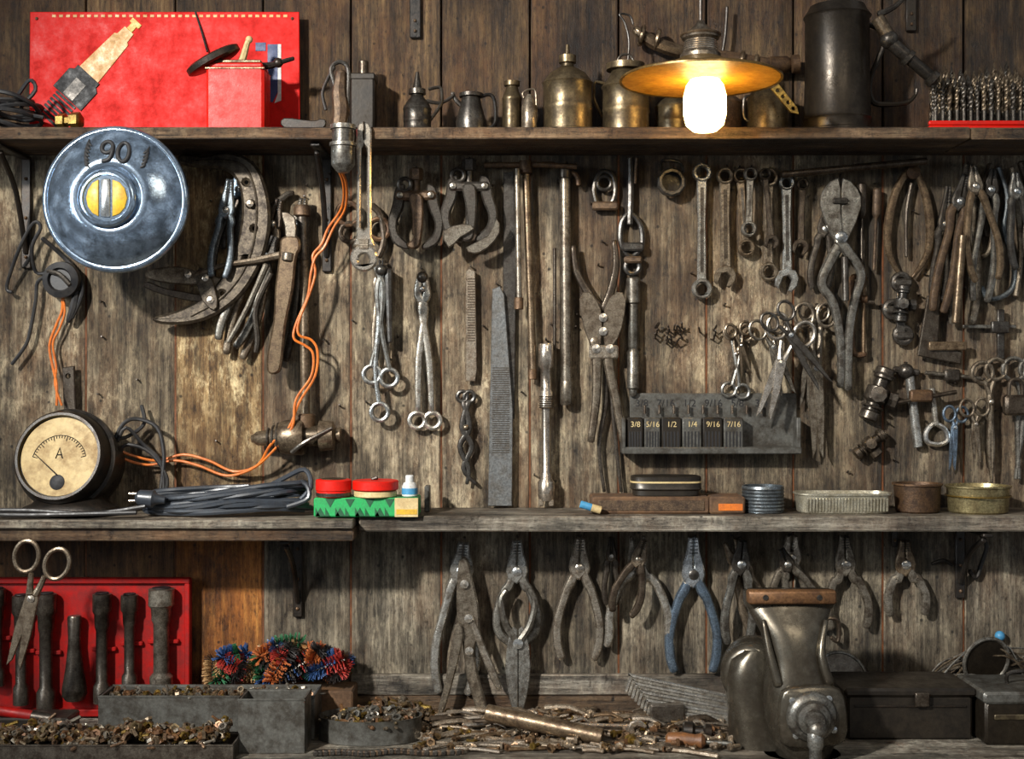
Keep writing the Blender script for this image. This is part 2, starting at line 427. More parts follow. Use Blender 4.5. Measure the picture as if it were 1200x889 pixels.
# ------------------------------------------------------------ top shelf
o=Ob('spark_plug_advert_sign',14)
o.plate([(36,14),(351,14),(352,150),(35,150)],2.5,'redsign',bev=.8)
for i in range(34): o.box(62+i*8.2,17.5,66.5+i*8.2,20.5,2.5,2.9,'tan',.1)
o.at(112,80,-0.83)
o.plate([(-18,-15),(46,-11),(48,-8),(60,-7),(60,7),(48,8),(46,11),(-18,15)],1,'tan',w=2.5,bev=.3)
o.plate([(60,-4),(68,-4),(68,-7),(74,-7),(74,7),(68,7),(68,4),(60,4)],1,'yellow',w=2.5,bev=.3)
o.plate([(-48,-22),(-20,-22),(-16,-17),(-10,-17),(-10,17),(-16,17),(-20,22),(-48,22)],1.4,'ink',w=2.5,bev=.4)
o.plate([(-46,-8),(-22,-8),(-22,7),(-46,7)],.5,'tool',w=3.9,bev=.2)
for i in range(7): o.box(-52-i*5,-15,-48.8-i*5,15,2.5,3.6,'ink',.3)
o.at()
o.plate([(314,52),(326,52),(326,108),(320,120),(312,118),(312,108),(314,104)],.6,'bluep',w=2.5,bev=.2)
o.plate([(326,52),(330,52),(330,118),(322,121),(326,110)],.6,'white',w=2.5,bev=.2)
o.plate([(300,50),(312,50),(312,60),(300,60)],.6,'bluep',w=2.5,bev=.2)
for q in ((44,22),(44,140),(343,22),(343,140)): o.ball((q[0],q[1],2.6),2,'rust',seg=8)
o.done()

b=bs(TOPV,60)
o=Ob('red_oil_tin',60)
o.box(246,82,313,b,-20,20,'red',3); o.box(248,77,311,83,-18,18,'red',2.4)
o.box(250,73,309,77,-16,16,'brown',1.5); o.tube([(246,84,-20),(313,84,-20),(313,84,20),(246,84,20)],1.2,'brown',sm=1,closed=True,seg=6)
o.tube([(282,76),(287,60),(291,46)],[5,4,3],'cream',sm=2); o.ball((292,46),4.5,'cream',seg=10)
o.at(250,70,-0.55); o.lathe([(30,-5),(34,-3),(34,3),(30,5),(12,6),(8,5)],(0,0),'black',axis=(0.05,-1,0.15),seg=32,rs=.8)
o.at(); o.tube([(262,76),(256,72)],5,'black',sm=1)
o.tube([(296,78),(318,76),(330,72),(344,68)],[5,4,3,2.5],'black'); o.ball((326,73),6,'black',seg=10)
o.done()
o=Ob('hanging_wire_rod',20); o.tube([(228,12,-4),(236,36,-2),(243,60,0)],1.3,'black'); o.done()
o=Ob('black_cable_coil',52)
for i in range(6):
    o.torus((14+U(-4,4),b-12+U(-4,2)-i*5,U(-6,6)),U(26,34),2.6,'rubber',axis=(U(-.4,.4),1,U(-.15,.35)),seg=32,sg=6)
o.tube([(-4,130),(20,118,8),(38,96,10),(46,108,12),(30,132,16),(56,140,14)],2.4,'rubber')
o.done()
o=Ob('brass_fitting',82); b=bs(TOPV,82); o.lathe([(6,0),(9,1),(9,10),(6,11),(6,17),(10,18),(10,28),(7,30)],(68,b-11),'brass',axis=(1,0,0.2),seg=6); o.done()
o=Ob('flat_pry_bar',80); bb=bs(TOPV,80); o.plate([(333,bb-15),(366,bb-12),(376,bb-14),(382,bb-12),(380,bb-4),(366,bb-2),(333,bb-4)],5,'black',w=-2,sm=3); o.done()
o=Ob('dark_tin_box',30); bb=bs(TOPV,30); o.box(412,92,440,bb,-14,14,'tool',2); o.box(411,88,441,96,-15,15,'tool',1.5); o.cyl((426,89,0),6,18,'dark'); o.done()

def oilcan(name,u,w2,top,d=58,mat='bronze',neck=0.3,hand=None,body=None,seg=28):
    b=bs(TOPV,d); o=Ob(name,d); h=b-top
    bh=body or h*0.5
    pr=[(w2*.96,0),(w2,2),(w2,4),(w2*.96,5),(w2*.95,bh*.45),(w2*.98,bh*.5),(w2*.95,bh*.55),(w2*.95,bh-4),(w2*1.0,bh-2),(w2*.95,bh),(w2*.72,bh+h*.09),(w2*neck,bh+h*.17),(w2*neck*.95,bh+h*.2),(w2*neck*1.3,bh+h*.21),(w2*neck*1.3,bh+h*.29),(w2*neck*.7,bh+h*.31),(w2*neck*.45,h*.88),(w2*neck*.25,h)]
    o.lathe(pr,(u,b),mat,seg=seg)
    if hand:
        sd,wd,vt,vb=hand
        o.tube([(u+sd*w2*.8,vt),(u+sd*(w2+wd*.8),vt-2),(u+sd*(w2+wd),vt+8),(u+sd*(w2+wd*.9),(vt+vb)/2),(u+sd*w2*.9,vb)],2,mat,fl=1.6)
    return o
o=oilcan('pump_oil_can',489,17,84,neck=.45,hand=(1,12,104,140),body=32,mat='dark'); o.tube([(500,118),(516,120),(528,114),(532,108)],[2.5,2,2,1.5],'dark'); o.done()
o=Ob('tilting_oil_can',55); b=bs(TOPV,55)
o.lathe([(14,0),(17,3),(18,16),(13,34),(11,44),(14,45),(14,49),(10,50)],(552,b),'dark',seg=24)
o.tube([(560,b-44),(574,b-48),(580,b-38),(580,b-14),(568,b-6)],2.2,'black',fl=1.5); o.tube([(542,b-34),(534,b-42),(530,b-50)],[3,2.5,2],'dark'); o.done()
o=oilcan('small_oiler',600,12,94,neck=.6,body=44,mat='bronze'); o.done()
o=Ob('small_oiler',75); b=bs(TOPV,75); o.lathe([(8,0),(9,2),(9,30),(7,33),(7,36),(4,42),(3,44)],(620,b),'steel2',seg=18); o.tube([(614,b-40),(613,b-46),(621,b-50),(628,b-46),(628,b-12)],1.4,'steel2'); o.done()
o=oilcan('bell_oil_can',665,30,52,neck=.26,body=62,mat='bronze'); o.torus((665,88,0),10,2,'bronze',axis=(0,1,0)); o.done()
o=oilcan('handled_oil_can',733,29,72,d=44,neck=.6,body=60,mat='bronze',hand=(-1,8,98,138)); o.torus((733,72),9,1.6,'dark'); o.tube([(736,70),(737,46),(732,26),(726,16),(738,18),(742,28)],1.3,'black'); o.done()
o=oilcan('squat_oil_can',790,23,104,d=28,neck=.4,body=40,mat='bronze'); o.done()
o=oilcan('squat_oil_can',846,24,104,d=28,neck=.4,body=44,mat='rust'); o.done()
o=Ob('tin_jug',36); b=bs(TOPV,36); o.lathe([(22,0),(24,2),(24,46),(20,54),(20,58),(18,58),(18,50)],(900,b),'bronze',seg=28); o.tube([(878,112),(872,116),(872,136),(878,142)],2,'dark'); o.done()
o=Ob('brass_perforated_strap',74); 
o.plate([(903,104),(912,98),(934,126),(936,134),(926,132)],3,'brass',holes=[circ(911,106,2,8),circ(917,113,2,8),circ(923,120,2,8),circ(929,127,2,8)],bev=.6); o.done()
o=Ob('blow_torch_pipe',16)
o.tube([(744,34),(764,48),(790,58),(815,62)],[5,8,8,6],'brown',sm=3)
o.tube([(815,60),(860,66),(884,74),(910,76)],[5,6,9,8],'rust',sm=3)
for q in (752,770,868,884): o.torus((q,40+(q-748)*.26,0),10,3,'brown',axis=(1,.25,0),seg=16)
o.lathe([(5,0),(10,3),(10,22),(7,26),(11,28),(11,36),(4,38)],(900,76),'rust',axis=(1,-.05,0),seg=12)
o.tube([(846,64),(850,40),(852,8)],2,'black',sm=2)
o.tube([(902,76),(906,92),(898,100)],3,'rust')
o.done()
o=Ob('dark_measuring_jug',54); b=bs(TOPV,54)
h=b-8
o.lathe([(38,0),(40,2),(40,5),(38.5,6),(38.5,h*.1),(40,h*.12),(38.5,h*.14),(37,h*.5),(37,h*.9),(39,h*.92),(37,h*.94),(34,h*.97),(32,h),(29,h-3)],(981,b),'jug',seg=40)
o.tube([(1016,28),(1030,34),(1036,50),(1020,92),(1022,118),(1040,122),(1062,120),(1072,112),(1074,104)],[3,3,3,3,3.5,3,2.5,2,2],'jug',fl=1.4)
o.done()
o=Ob('filler_spout_tap',88)
o.lathe([(8,0),(8,26),(10,27),(10,32),(7,33),(7,62),(10,64),(10,70),(6,72)],(1042,48),'dark',axis=(.76,.65,0),seg=18)
o.ball((1042,46),11,'dark'); o.cyl((1028,20),8,26,'brown',axis=(.5,.85,0)); o.tube([(1030,16),(1048,8),(1062,-6)],[4,3,2.5],'dark',sm=2)
o.done()
o=Ob('drill_bit_set',50); b=bs(TOPV,50)
for r in range(4):
    for i in range(15-r):
        u=1090+i*8.2+r*3+U(-.8,.8); top=b-(60+r*9)+U(-5,5)-(i>8)*4
        o.drill(u,top,b-26,2.6+(i%3)*.3,'brown' if R()<.5 else 'dark',w=18-r*14)
        o.cyl((u,b-6,18-r*14),2.4,21,'dark',seg=8)
o.box(1080,b-8,1230,b,-30,28,'red',2)
o.box(1080,b-13,1230,b-8,24,28,'red',1); o.done()

o=Ob('inspection_lamp_socket',124)
o.lathe([(6,0),(9,3),(13,8),(14,10),(14,30),(16,31),(16,35),(13,36),(13,50),(15,51),(15,56),(8,57)],(402,202),'steel2',axis=(0,-1,0),seg=24)
o.lathe([(11,0),(12,1),(12,4),(11,5)],(402,178),'brass',seg=24)
o.tube([(402,146),(398,120),(392,98),(388,80),(398,72),(408,80),(408,110),(406,146)],2.6,'dark'); o.tube([(398,146),(400,128),(398,108),(400,84)],[9,10,9,6],'rust',sm=3)
o.tube([(382,128),(378,108),(386,88),(392,78)],2,'black'); o.done()
o=Ob('orange_lamp_wire',30)
o.tube([(404,204,92),(410,222,60),(404,245,24),(386,268,10),(378,286,8),(368,300,10),(371,320,10),(364,345,10),(352,376,10),(352,392,10),(366,398,6),(373,412,6),(370,440,6),(352,470,6),(340,500,8),(318,520,4),(300,545,-8),(270,553,-18),(240,540,-18),(210,533,-18),(180,540,-14),(150,532,-4),(136,524,0)],1.6,'orange',seg=6,sm=5)
o.tube([(406,204,92),(413,222,60),(408,246,24),(392,268,10),(381,290,8),(371,302,10),(366,322,12),(362,348,10),(349,378,10),(346,396,10),(358,404,8),(368,414,8),(366,440,8),(348,468,8),(344,500,10),(322,526,4),(296,548,-8),(262,558,-18),(228,546,-18),(200,540,-18),(170,545,-14),(146,538,-4),(136,530,0)],1.6,'orange',seg=6,sm=5)
o.done()
# ------------------------------------------------------------ pendant lamp
o=Ob('pendant_lamp',150)
cx,cy=821,88
o.lathe([(22,20),(24,20),(30,17),(58,6),(92,-2),(95,-4),(95,-6),(92,-5)],(cx,cy),'shadeout',seg=64)
o.lathe([(92,-5.2),(58,4.5),(30,15),(22,18)],(cx,cy),'shadein',seg=64)
o.lathe([(24,18),(24,24),(20,28),(18,40),(22,43),(23,47),(16,51),(10,56),(6,60),(4,64)],(cx,cy),'steel2',seg=32)
for i in range(5): o.torus((cx,cy-29-i*2.6,0),19.5-i*.3,1.1,'bright',axis=(0,1,0),seg=32,sg=6)
o.torus((cx,cy-47,0),22,2,'brown',axis=(0,1,0),seg=32)
o.tube([(cx,cy-60),(cx+1,-300)],2.2,'black',sm=1)
o.lathe([(14,18),(14,0),(13,-3)],(cx,cy),'white',seg=24)
o.lathe([(13,4),(15,-2),(22,-12),(25,-24),(25,-46),(22,-58),(14,-65),(2,-67)],(cx+5,cy),'bulb',seg=32)
o.done()

# ------------------------------------------------------------ tool generators
def spanner(name,p0,p1,R0,R1,wd,e0='ring',e1='open',mat='steel',d=7,th=5,groove=True):
    o=Ob(name,d); a,L=fall(p0,p1); o.at(p0[0],p0[1],a)
    o.plate([(-wd*.6,R0*.6),(wd*.6,R0*.6),(wd*.45,L*.4),(wd*.55,L-R1*.6),(-wd*.55,L-R1*.6),(-wd*.45,L*.4)],th,mat,bev=1.2)
    if groove: o.box(-wd*.2,R0*1.6,wd*.2,L-R1*1.6,th-.2,th+.3,'dark',.2)
    for (e,Rr,y,sg) in ((e0,R0,0,-1),(e1,R1,L,1)):
        if e=='ring': o.plate(circ(0,y,Rr,24),th+3,mat,holes=[circ(0,y,Rr*.56,12)],w=-1,bev=1.4)
        elif e=='open':
            q=.35
            pts=[(-.45,-.9),(.45,-.9),(.95,-.35),(1.05,.3),(.75,1.05),(.45,1.0),(.42,.0),(.0,-.25),(-.42,.0),(-.45,1.15),(-.85,.95),(-1.05,.3),(-.95,-.35)]
            pts=[((x*math.cos(q)-yy*math.sin(q))*Rr,y+sg*(x*math.sin(q)+yy*math.cos(q))*Rr) for x,yy in pts]
            o.plate(pts,th+1.5,mat,w=-.5,bev=1.2)
    return o.done()
def pliers(name,u,v,jaw=36,hand=100,spread=24,jw=9,hw=4.5,ang=0,mat='steel',hmat=None,d=8,op=0,inb=.7,nose='flat',asym=1.0):
    o=Ob(name,d); o.at(u,v,ang); hmat=hmat or mat
    for s in (1,-1):
        c=math.cos(op*s);n=math.sin(op*s)
        tipw={'flat':.5,'needle':.2,'cutter':.9}[nose]
        pts=[(s*.5,-jaw),(s*jw*tipw,-jaw*1.0),(s*jw*(tipw*.6+.4),-jaw*.6),(s*jw*1.0,-jaw*.3),(s*jw*1.15,0),(s*jw*.9,jw*.9),(0,jw*1.3),(-s*jw*.7,jw*.5),(-s*jw*.5,-jw*.3),(s*.5,-jw*.7)]
        pts=[(x*c-y*n,x*n+y*c) for x,y in pts]
        o.plate(pts,6,mat,w=(0 if s>0 else 1.2),bev=1.6)
        for i in range(5):
            y=-jaw*.95+i*jaw*.09
            if op==0: o.box(s*.8,y,s*jw*.4,y+.9,6.0,7.3,'ink',.1)
        h=hand*(1 if s>0 else asym)
        o.tube([(s*jw*.35,jw*.3,3),(s*(jw*.9),jw*1.6,3),(s*spread*.62,h*.28,3),(s*spread*.98,h*.6,4),(s*spread*(.8+.2*inb),h*.85,4),(s*spread*inb,h,4)],[hw*.9,hw*1.15,hw,hw,hw*1.05,hw*.9],hmat,fl=.75)
    o.lathe([(jw*.5,0),(jw*.5,2),(jw*.35,3),(.01,3.2)],(0,0,5.5),'bright' if mat!='bright' else 'dark',axis=(0,0,1),seg=14)
    return o.done()
def scissors(name,u,v,blade=70,hand=60,ring=12,ang=0,open_=.12,mat='steel',hmat=None,d=8,bw=7,long=1.25):
    """pivot at u,v ; blades along local +v (down), bows up"""
    o=Ob(name,d); hmat=hmat or mat
    for s in (1,-1):
        o.at(u,v,ang+s*open_,w=(0 if s>0 else 2))
        o.plate([(s*bw*.7,-bw*.9),(-s*bw*.5,-bw*.8),(-s*bw*.75,0),(-s*bw*.6,blade*.5),(-s*bw*.05,blade),(s*bw*.35,blade*.9),(s*bw*.45,blade*.3)],2.4,mat,bev=.9)
        x=s*ring*.95
        o.tube([(s*bw*.2,-bw*.5,1.5),(x*.3,-hand*.35,1.5),(x*.35,-hand+ring*long*1.05,1.5)],[bw*.45,bw*.34,bw*.3],hmat,sm=4)
        n=24;pts=[(x+ring*math.cos(2*pi*i/n),-hand+ring*long*math.sin(2*pi*i/n),1.5) for i in range(n)]
        o.tube(pts,max(1.7,ring*.2),hmat,sm=1,closed=True)
    o.at(u,v,ang); o.lathe([(bw*.4,0),(bw*.4,1.5),(.01,2.4)],(0,0,4.2),'bright',axis=(0,0,1),seg=12)
    return o.done()
def rod(name,p0,p1,r,mat,d=7):
    o=Ob(name,d); a,L=fall(p0,p1); o.at(p0[0],p0[1],a); o.cyl((0,0),r,L,mat,axis=(0,1,0),seg=14)
    return o.done()

# ------------------------------------------------------------ left group
# hub cap hangs from the front edge of the upper shelf
o=Ob('chrome_hub_cap',105)
HP=[(82,0),(85.5,2),(86,5),(84,8),(81,8.5),(79,8),(77,10),(70,15.5),(62,20),(54,23.6),(46,26.2),(38,28),(36,27),(34,26),(.01,26)]
o.lathe(HP,(137,234),'chrome',axis=(0,0,1),seg=80)
def dome(x,y):
    r=math.hypot(x-137,y-234); q=HP[6:12]
    for i in range(len(q)-1):
        if q[i+1][0]<=r<=q[i][0]:
            t=(r-q[i+1][0])/(q[i][0]-q[i+1][0]); return q[i+1][1]+t*(q[i][1]-q[i+1][1])+.2
    return 27 if r<40 else 10
o.lathe([(34,26),(34,31),(31,34),(27,34),(26,32),(.01,32)],(135,236),'chrome',axis=(0,0,1),seg=48)
o.plate([(129,215),(134,214),(139,214),(139,258),(134,258),(129,257)],2,'bright',w=32,bev=.6)
o.plate([(126,215),(119,219),(114,227),(112,236),(114,246),(119,253),(126,257)],1.2,'yellow',w=32.2,bev=.4)
o.plate([(142,215),(150,218),(156,225),(159,236),(156,247),(150,254),(142,257)],1.2,'yellow',w=32.2,bev=.4)
def rib(pts,r=2.4,cl=False): o.tube([(x,y,dome(x,y)+1.2) for x,y in pts],r,'ink',sm=1,seg=8,fl=.7,closed=cl)
rib([(133+6.5*math.cos(a),176+7*math.sin(a)) for a in [i*pi/8 for i in range(16)]],cl=True)
rib(cat([(139.5,176),(139,184),(136,191),(129,193)],4))
rib([(152+6.5*math.cos(a),182+11.5*math.sin(a)) for a in [i*pi/9 for i in range(18)]],cl=True)
for s in (1,-1):
    for i in range(9):
        aa=-.2+i*.25; x=143+s*(24+7*math.cos(aa-.6)); y=200-i*4.4
        if math.hypot(x+s*3-137,y-9-234)>75: continue
        o.tube([(x,y,dome(x,y)+.6),(x+s*4,y-3,dome(x+s*4,y-3)+1),(x+s*5,y-9,dome(x+s*5,y-9)+.6)],[.8,2.0,.5],'ink',sm=3,seg=6,fl=.6)
o.done(ang=50)

o=Ob('locking_c_clamp',22)
o.plate([(212,192),(214,181),(240,183),(262,179),(286,183),(304,198),(315,228),(318,262),(311,298),(298,326),(280,350),(252,370),(222,379),(190,379),(181,372),(208,364),(236,350),(258,328),(274,300),(284,262),(284,228),(276,208),(262,199),(240,197)],9,'clamp',sm=3,bev=3,holes=[circ(296,240,3,10),circ(290,304,3,10),circ(262,344,3,10),circ(299,268,2.5,8),circ(290,214,2.5,8)])
rb=cat([(228,190),(262,189),(288,196),(301,226),(302,262),(296,296),(282,326),(258,352),(226,370)],4)
o.tube([(x,y,9) for x,y in rb],1.6,'clamp',sm=1)
o.plate([(176,316),(210,312),(240,320),(266,328),(262,338),(232,334),(200,332),(174,326)],7,'steel2',sm=3,bev=1.5)
o.plate([(232,320),(246,316),(258,350),(254,364),(240,352)],6,'clamp',w=8,sm=2)
o.plate([(176,330),(196,338),(240,346),(236,354),(196,346),(170,336)],6,'dark',w=2,sm=2)
o.tube([(232,322,12),(262,312,12),(300,306,12),(330,300,12)],[3,3,4,5],'steel2')
for q in ((244,326),(250,352),(224,322),(296,240)): o.lathe([(4,0),(4,2),(.01,3)],(q[0],q[1],13),'bright',axis=(0,0,1),seg=12)
o.done()
o=Ob('locking_c_clamp',8)
o.tube([(246,190),(270,188),(284,206),(280,240),(262,262),(262,290)],[4,6,7,7,6,4],'dark',fl=.6)
o.tube([(236,186),(220,184),(212,190)],[4,4,3],'dark'); o.tube([(300,250),(322,240),(336,228),(344,226)],[4,5,4,3],'dark')
o.done()
pliers('combination_pliers',280,222,28,110,12,8,4,.2,'blue','dark',d=12,op=.12)
pliers('slip_joint_pliers',266,246,36,78,11,8,4,.12,'blue','blue',d=34)
pliers('long_nose_pliers',320,262,30,160,14,9,5,.28,'dark','steel2',d=8)
pliers('water_pump_pliers',352,262,30,160,8,9,5,.14,'steel2','dark',d=12)
pliers('lineman_pliers',312,300,26,110,16,9,5,.42,'dark','steel2',d=18)
o=Ob('adjustable_pipe_wrench',32); o.at(340,288,.13)
o.plate([(-10,-8),(8,-12),(13,0),(10,14),(11,50),(8,90),(9,130),(7,148),(-5,150),(-9,130),(-7,90),(-10,50),(-10,12)],8,'brown',sm=3,bev=2.2)
o.cyl((0,8,6),7,10,'steel2',axis=(0,1,0)); o.plate([(-14,-38),(2,-34),(6,-8),(-4,-6),(-8,-22)],6,'steel2',w=1,sm=2); o.done()
o=Ob('socket_breaker_bar',36); o.tube([(318,320),(300,360),(302,395),(300,412)],[3,3.5,3.5,3],'dark'); o.tube([(312,310),(290,360),(268,400)],[4,3.5,3],'steel2',sm=2); o.done()
o=Ob('grease_gun',16)
o.cyl((356,300),5.5,188,'brown',axis=(.01,1,0)); o.cyl((354,250),7,55,'dark',axis=(.02,1,0)); o.lathe([(8,0),(10,3),(10,12),(7,14)],(354,240),'rust',axis=(0,1,0))
o.lathe([(4,0),(6,4),(8,6),(10,22),(18,34),(20,40),(22,58),(20,62),(12,63),(12,78),(18,80),(17,96),(9,99),(9,104)],(296,513,6),'brown',axis=(1,-.04,0),seg=24)
for q in (20,26,32): o.torus((296+q,512,6),11+ (q-20)*.5,1.3,'dark',axis=(1,-.04,0),seg=20,sg=6)
o.cyl((357,484,2),13,18,'rust',axis=(0,1,0)); o.tube([(346,528,22),(362,516,27),(392,500,22)],[3,2.5,2],'dark')
o.done()
o=Ob('black_power_lead',12)
o.tube([(14,342),(8,334),(28,290,12),(44,262,12),(52,268,12),(42,290,12),(42,318),(58,318)],2.2,'rubber')
o.tube([(56,322),(44,330),(42,350),(36,384),(30,404),(14,426)],2.2,'rubber')
o.tube([(54,280,12),(74,300),(92,322),(96,344),(84,372)],2.6,'rubber'); o.tube([(90,340),(86,360),(80,376)],[4,5,3],'rubber')
o.lathe([(20,0),(22,2),(21,10),(14,13),(12,9),(.01,9)],(74,328),'rubber',axis=(0,0,1),seg=28)
o.tube([(60,318,10),(74,322,12),(86,334,12)],3,'dark'); o.done()
o=Ob('orange_meter_wire',12); o.tube([(72,340),(73,362),(66,380),(58,404),(62,430),(70,450,10),(70,474,10)],1.6,'orange'); o.tube([(72,340),(76,364),(70,384),(62,402),(66,430),(68,450,10),(76,474,10)],1.4,'orange'); o.done()
o=Ob('file_tang_bracket',8); o.plate([(74,430),(88,428),(90,486),(76,486)],4,'dark',holes=[circ(81,440,2.5,8)]); o.done()

# ammeter
b=bs(MIDV,62)
o=Ob('round_ammeter',62)
ax=Vector((-.1,-.24,1)).normalized()
o.at(76,530)
o.lathe([(46,-52),(54,-48),(56,-30),(56,-14),(60,-12),(60,-4),(56,-2),(54,14),(51,18),(48,18),(47,12),(.01,12)],(2,6,8),'black',axis=ax,seg=56)
o.lathe([(46.5,12.2),(46,13),(.01,13)],(2,6,8),'dial',axis=ax,seg=56)
cx0=Vector((2,6,8))+ax*13.4
e1=Vector((1,0,0)); e1=(e1-ax*e1.dot(ax)).normalized(); e2=ax.cross(e1)
if e2.y<0: e2=-e2
def dp(x,y,h=0): q=cx0+e1*x+e2*y+ax*h; return tuple(q)
for i in range(26):
    a=-pi*.92+i*(pi*.84)/25; L=6 if i%5==0 else 3.5
    o.tube([dp(33*math.cos(a),33*math.sin(a)+8),dp((33-L)*math.cos(a),(33-L)*math.sin(a)+8)],.45,'ink',seg=4,sm=1,cap=False)
o.tube([dp(33*math.cos(-pi*.92+i*(pi*.84)/12),33*math.sin(-pi*.92+i*(pi*.84)/12)+8) for i in range(13)],.4,'ink',seg=4,sm=1)
o.tube([dp(0,22,1),dp(-30,-4,1)],[.8,.4],'ink',seg=4,sm=1,cap=False)
o.lathe([(9,0),(8,.7),(.01,.8)],dp(0,30),'ink',axis=ax,seg=20)
o.tube([dp(-4,2),dp(0,-10),dp(4,2)],.8,'ink',seg=4,sm=1); o.tube([dp(-2.4,-2),dp(2.4,-2)],.7,'ink',seg=4,sm=1)
o.at()
o.loft([(b-22,84,36,0,22),(b-12,84,44,2,30),(b-8,84,54,2,34),(b,84,56,2,36)],'black',p=2.6,seg=40)
o.done(ang=45)

o=Ob('cable_loops',26)
o.tube([(136,516,8),(146,496,6),(160,490),(184,500),(192,530),(190,560),(186,586)],2.4,'rubber')
o.tube([(138,522,8),(150,500,8),(168,520),(188,540),(192,575),(184,586)],2.2,'rubber')
o.tube([(162,475,-14),(166,496,-10),(150,510,-5),(138,514,6)],2.4,'rubber'); o.tube([(190,586),(196,560),(176,530),(152,520,4),(140,528,6)],2.2,'rubber'); o.done()
o=Ob('coiled_extension_cable',68); b=bs(MIDV,68)
P=[]
for i in range(110):
    a=i*2*pi/14; k=i/110
    P.append((266+(90-8*math.sin(i*1.7))*math.cos(a),b-4-k*26-3*math.sin(i*.9)-(8*math.cos(a) if k>.4 else 0),(28+4*math.sin(i*2.1))*math.sin(a)))
o.tube(P,3,'cable',sm=3,seg=7)
o.tube([(350,b-14,10),(366,b-32,12),(358,b-52,6),(330,b-40,4),(300,b-26,4),(250,b-14,20)],3,'cable')
o.tube([(340,b-10,20),(364,b-20,16),(356,b-38,12),(320,b-26,18)],3,'cable')
o.lathe([(5,0),(9,4),(10,20),(6,24),(4,34)],(168,b-22,30),'cable',axis=(1,.1,0),seg=14)
for q in (-1,1): o.cyl((170,b-22+q*4,30),1.5,10,'bright',axis=(-1,0,0),seg=8)
o.tube([(-10,b-4,40),(40,b-3,44),(100,b-4,44),(170,b-5,36)],2.6,'rubber'); o.tube([(-20,b-8,40),(50,b-8,42),(120,b-4,38),(180,b-12,34)],2.6,'rubber')
o.done()

b=bs(MIDV,88)
o=Ob('green_checked_box',88)
o.box(370,b-22,491,b,-30,16,'green',1.5)
for i in range(8):
    x=372+i*11.5
    o.plate([(x,b-21),(x+5.7,b-11),(x+11.4,b-21)] if i%2 else [(x,b-1),(x+5.7,b-11),(x+11.4,b-1)],.4,'greendk',w=16,bev=.1)
    o.plate([(x,b-11),(x+5.7,b-1),(x,b-1)],.4,'greendk',w=16,bev=.1)
o.box(464,b-22,491.2,b,15.5,16.7,'cream',.3); o.box(466,b-9,490,b-3,16.8,17.1,'yellow',.1)
o.done()
t0=b-22.4
o=Ob('red_round_tin',88); o.lathe([(19,0),(20,1),(20,7),(21,8),(21,19),(20,20),(17,20.5),(.01,20)],(391,t0),'red',seg=36); o.lathe([(20.4,1),(20.4,5)],(391,t0),'dark',seg=36); o.lathe([(15,0),(14,.8),(.01,.9)],(391,t0-20.4),'brown',seg=30); o.done()
o=Ob('red_round_tin',86); o.lathe([(24,0),(25,1),(25,6),(24,7)],(440,t0),'cream',seg=36); o.lathe([(26,0),(27,1),(27,10),(26,11),(.01,11.5)],(440,t0-8),'red',seg=36); o.tube([(436,t0-20),(442,t0-22)],2.4,'black',sm=1); o.done()
o=Ob('small_glue_bottle',88); o.lathe([(8,0),(9,1),(9,12),(7,16),(5,17),(5,24),(4,25)],(480,t0),'white',seg=20); o.lathe([(9.3,3),(9.3,10)],(480,t0),'skyb',seg=20); o.done()

# ------------------------------------------------------------ middle group
o=Ob('crescent_wrench',105); o.at(427,150)
slot=[(-3,24),(0,20),(3,24),(3.5,116),(0,120),(-3.5,116)]
o.plate([(-9,2),(-6,-5),(0,-7),(6,-5),(9,2),(8.5,60),(9,128),(13,138),(-13,138),(-9,128),(-8.5,60)],6,'bright',bev=1.6,holes=[slot])
o.plate(circ(0,152,16,28),7,'bright',w=-.5,holes=[circ(0,154,6.5,12)],bev=2); o.plate([(-6,130),(6,130),(5,142),(-5,142)],2,'steel',w=6,bev=.6)
for i in range(5): o.box(-5,131+i*2.2,5,132+i*2.2,7.6,8.4,'dark',.1)
o.tube([(0,20,3),(0,4,8),(0,-6,6),(0,-4.5,-4),(0,-5,-30)],1.2,'dark',sm=4)
o.done()
pliers('ring_handled_pliers',447,320,16,110,8,7,3.4,.0,'steel2',d=8)
o=Ob('long_ring_tongs',18)
for s,(x,y) in ((-1,(436,438)),(1,(456,442))):
    o.tube([(446+s*5,312),(446-s*3,340),(446+s*2,390),(x+s*1,y-10)],[4,4.5,3.4,3],'steel2'); o.torus((x,y),10,2.8,'steel')
o.tube([(446,316),(444,380),(440,430),(444,470)],[4,3.5,3.2,3],'steel'); o.torus((445,482),10,2.8,'steel')
o.tube([(455,316),(457,400)],[5,3],'dark',sm=1); o.ball((447,316,4),7,'dark',seg=10); o.done()
o=Ob('long_ring_tongs',12)
for s in (-1,1):
    o.tube([(495+s*3,322),(495+s*5,345),(496-s*2,362),(497+s*6,420),(498+s*8,482)],[3.5,5.5,4.5,4.5,3.4],'steel',fl=.8); o.torus((498+s*9,492),9,3,'steel')
o.ball((495,338,4),4,'bright',seg=10); o.ball((495,324,2),7,'dark',seg=12); o.done()
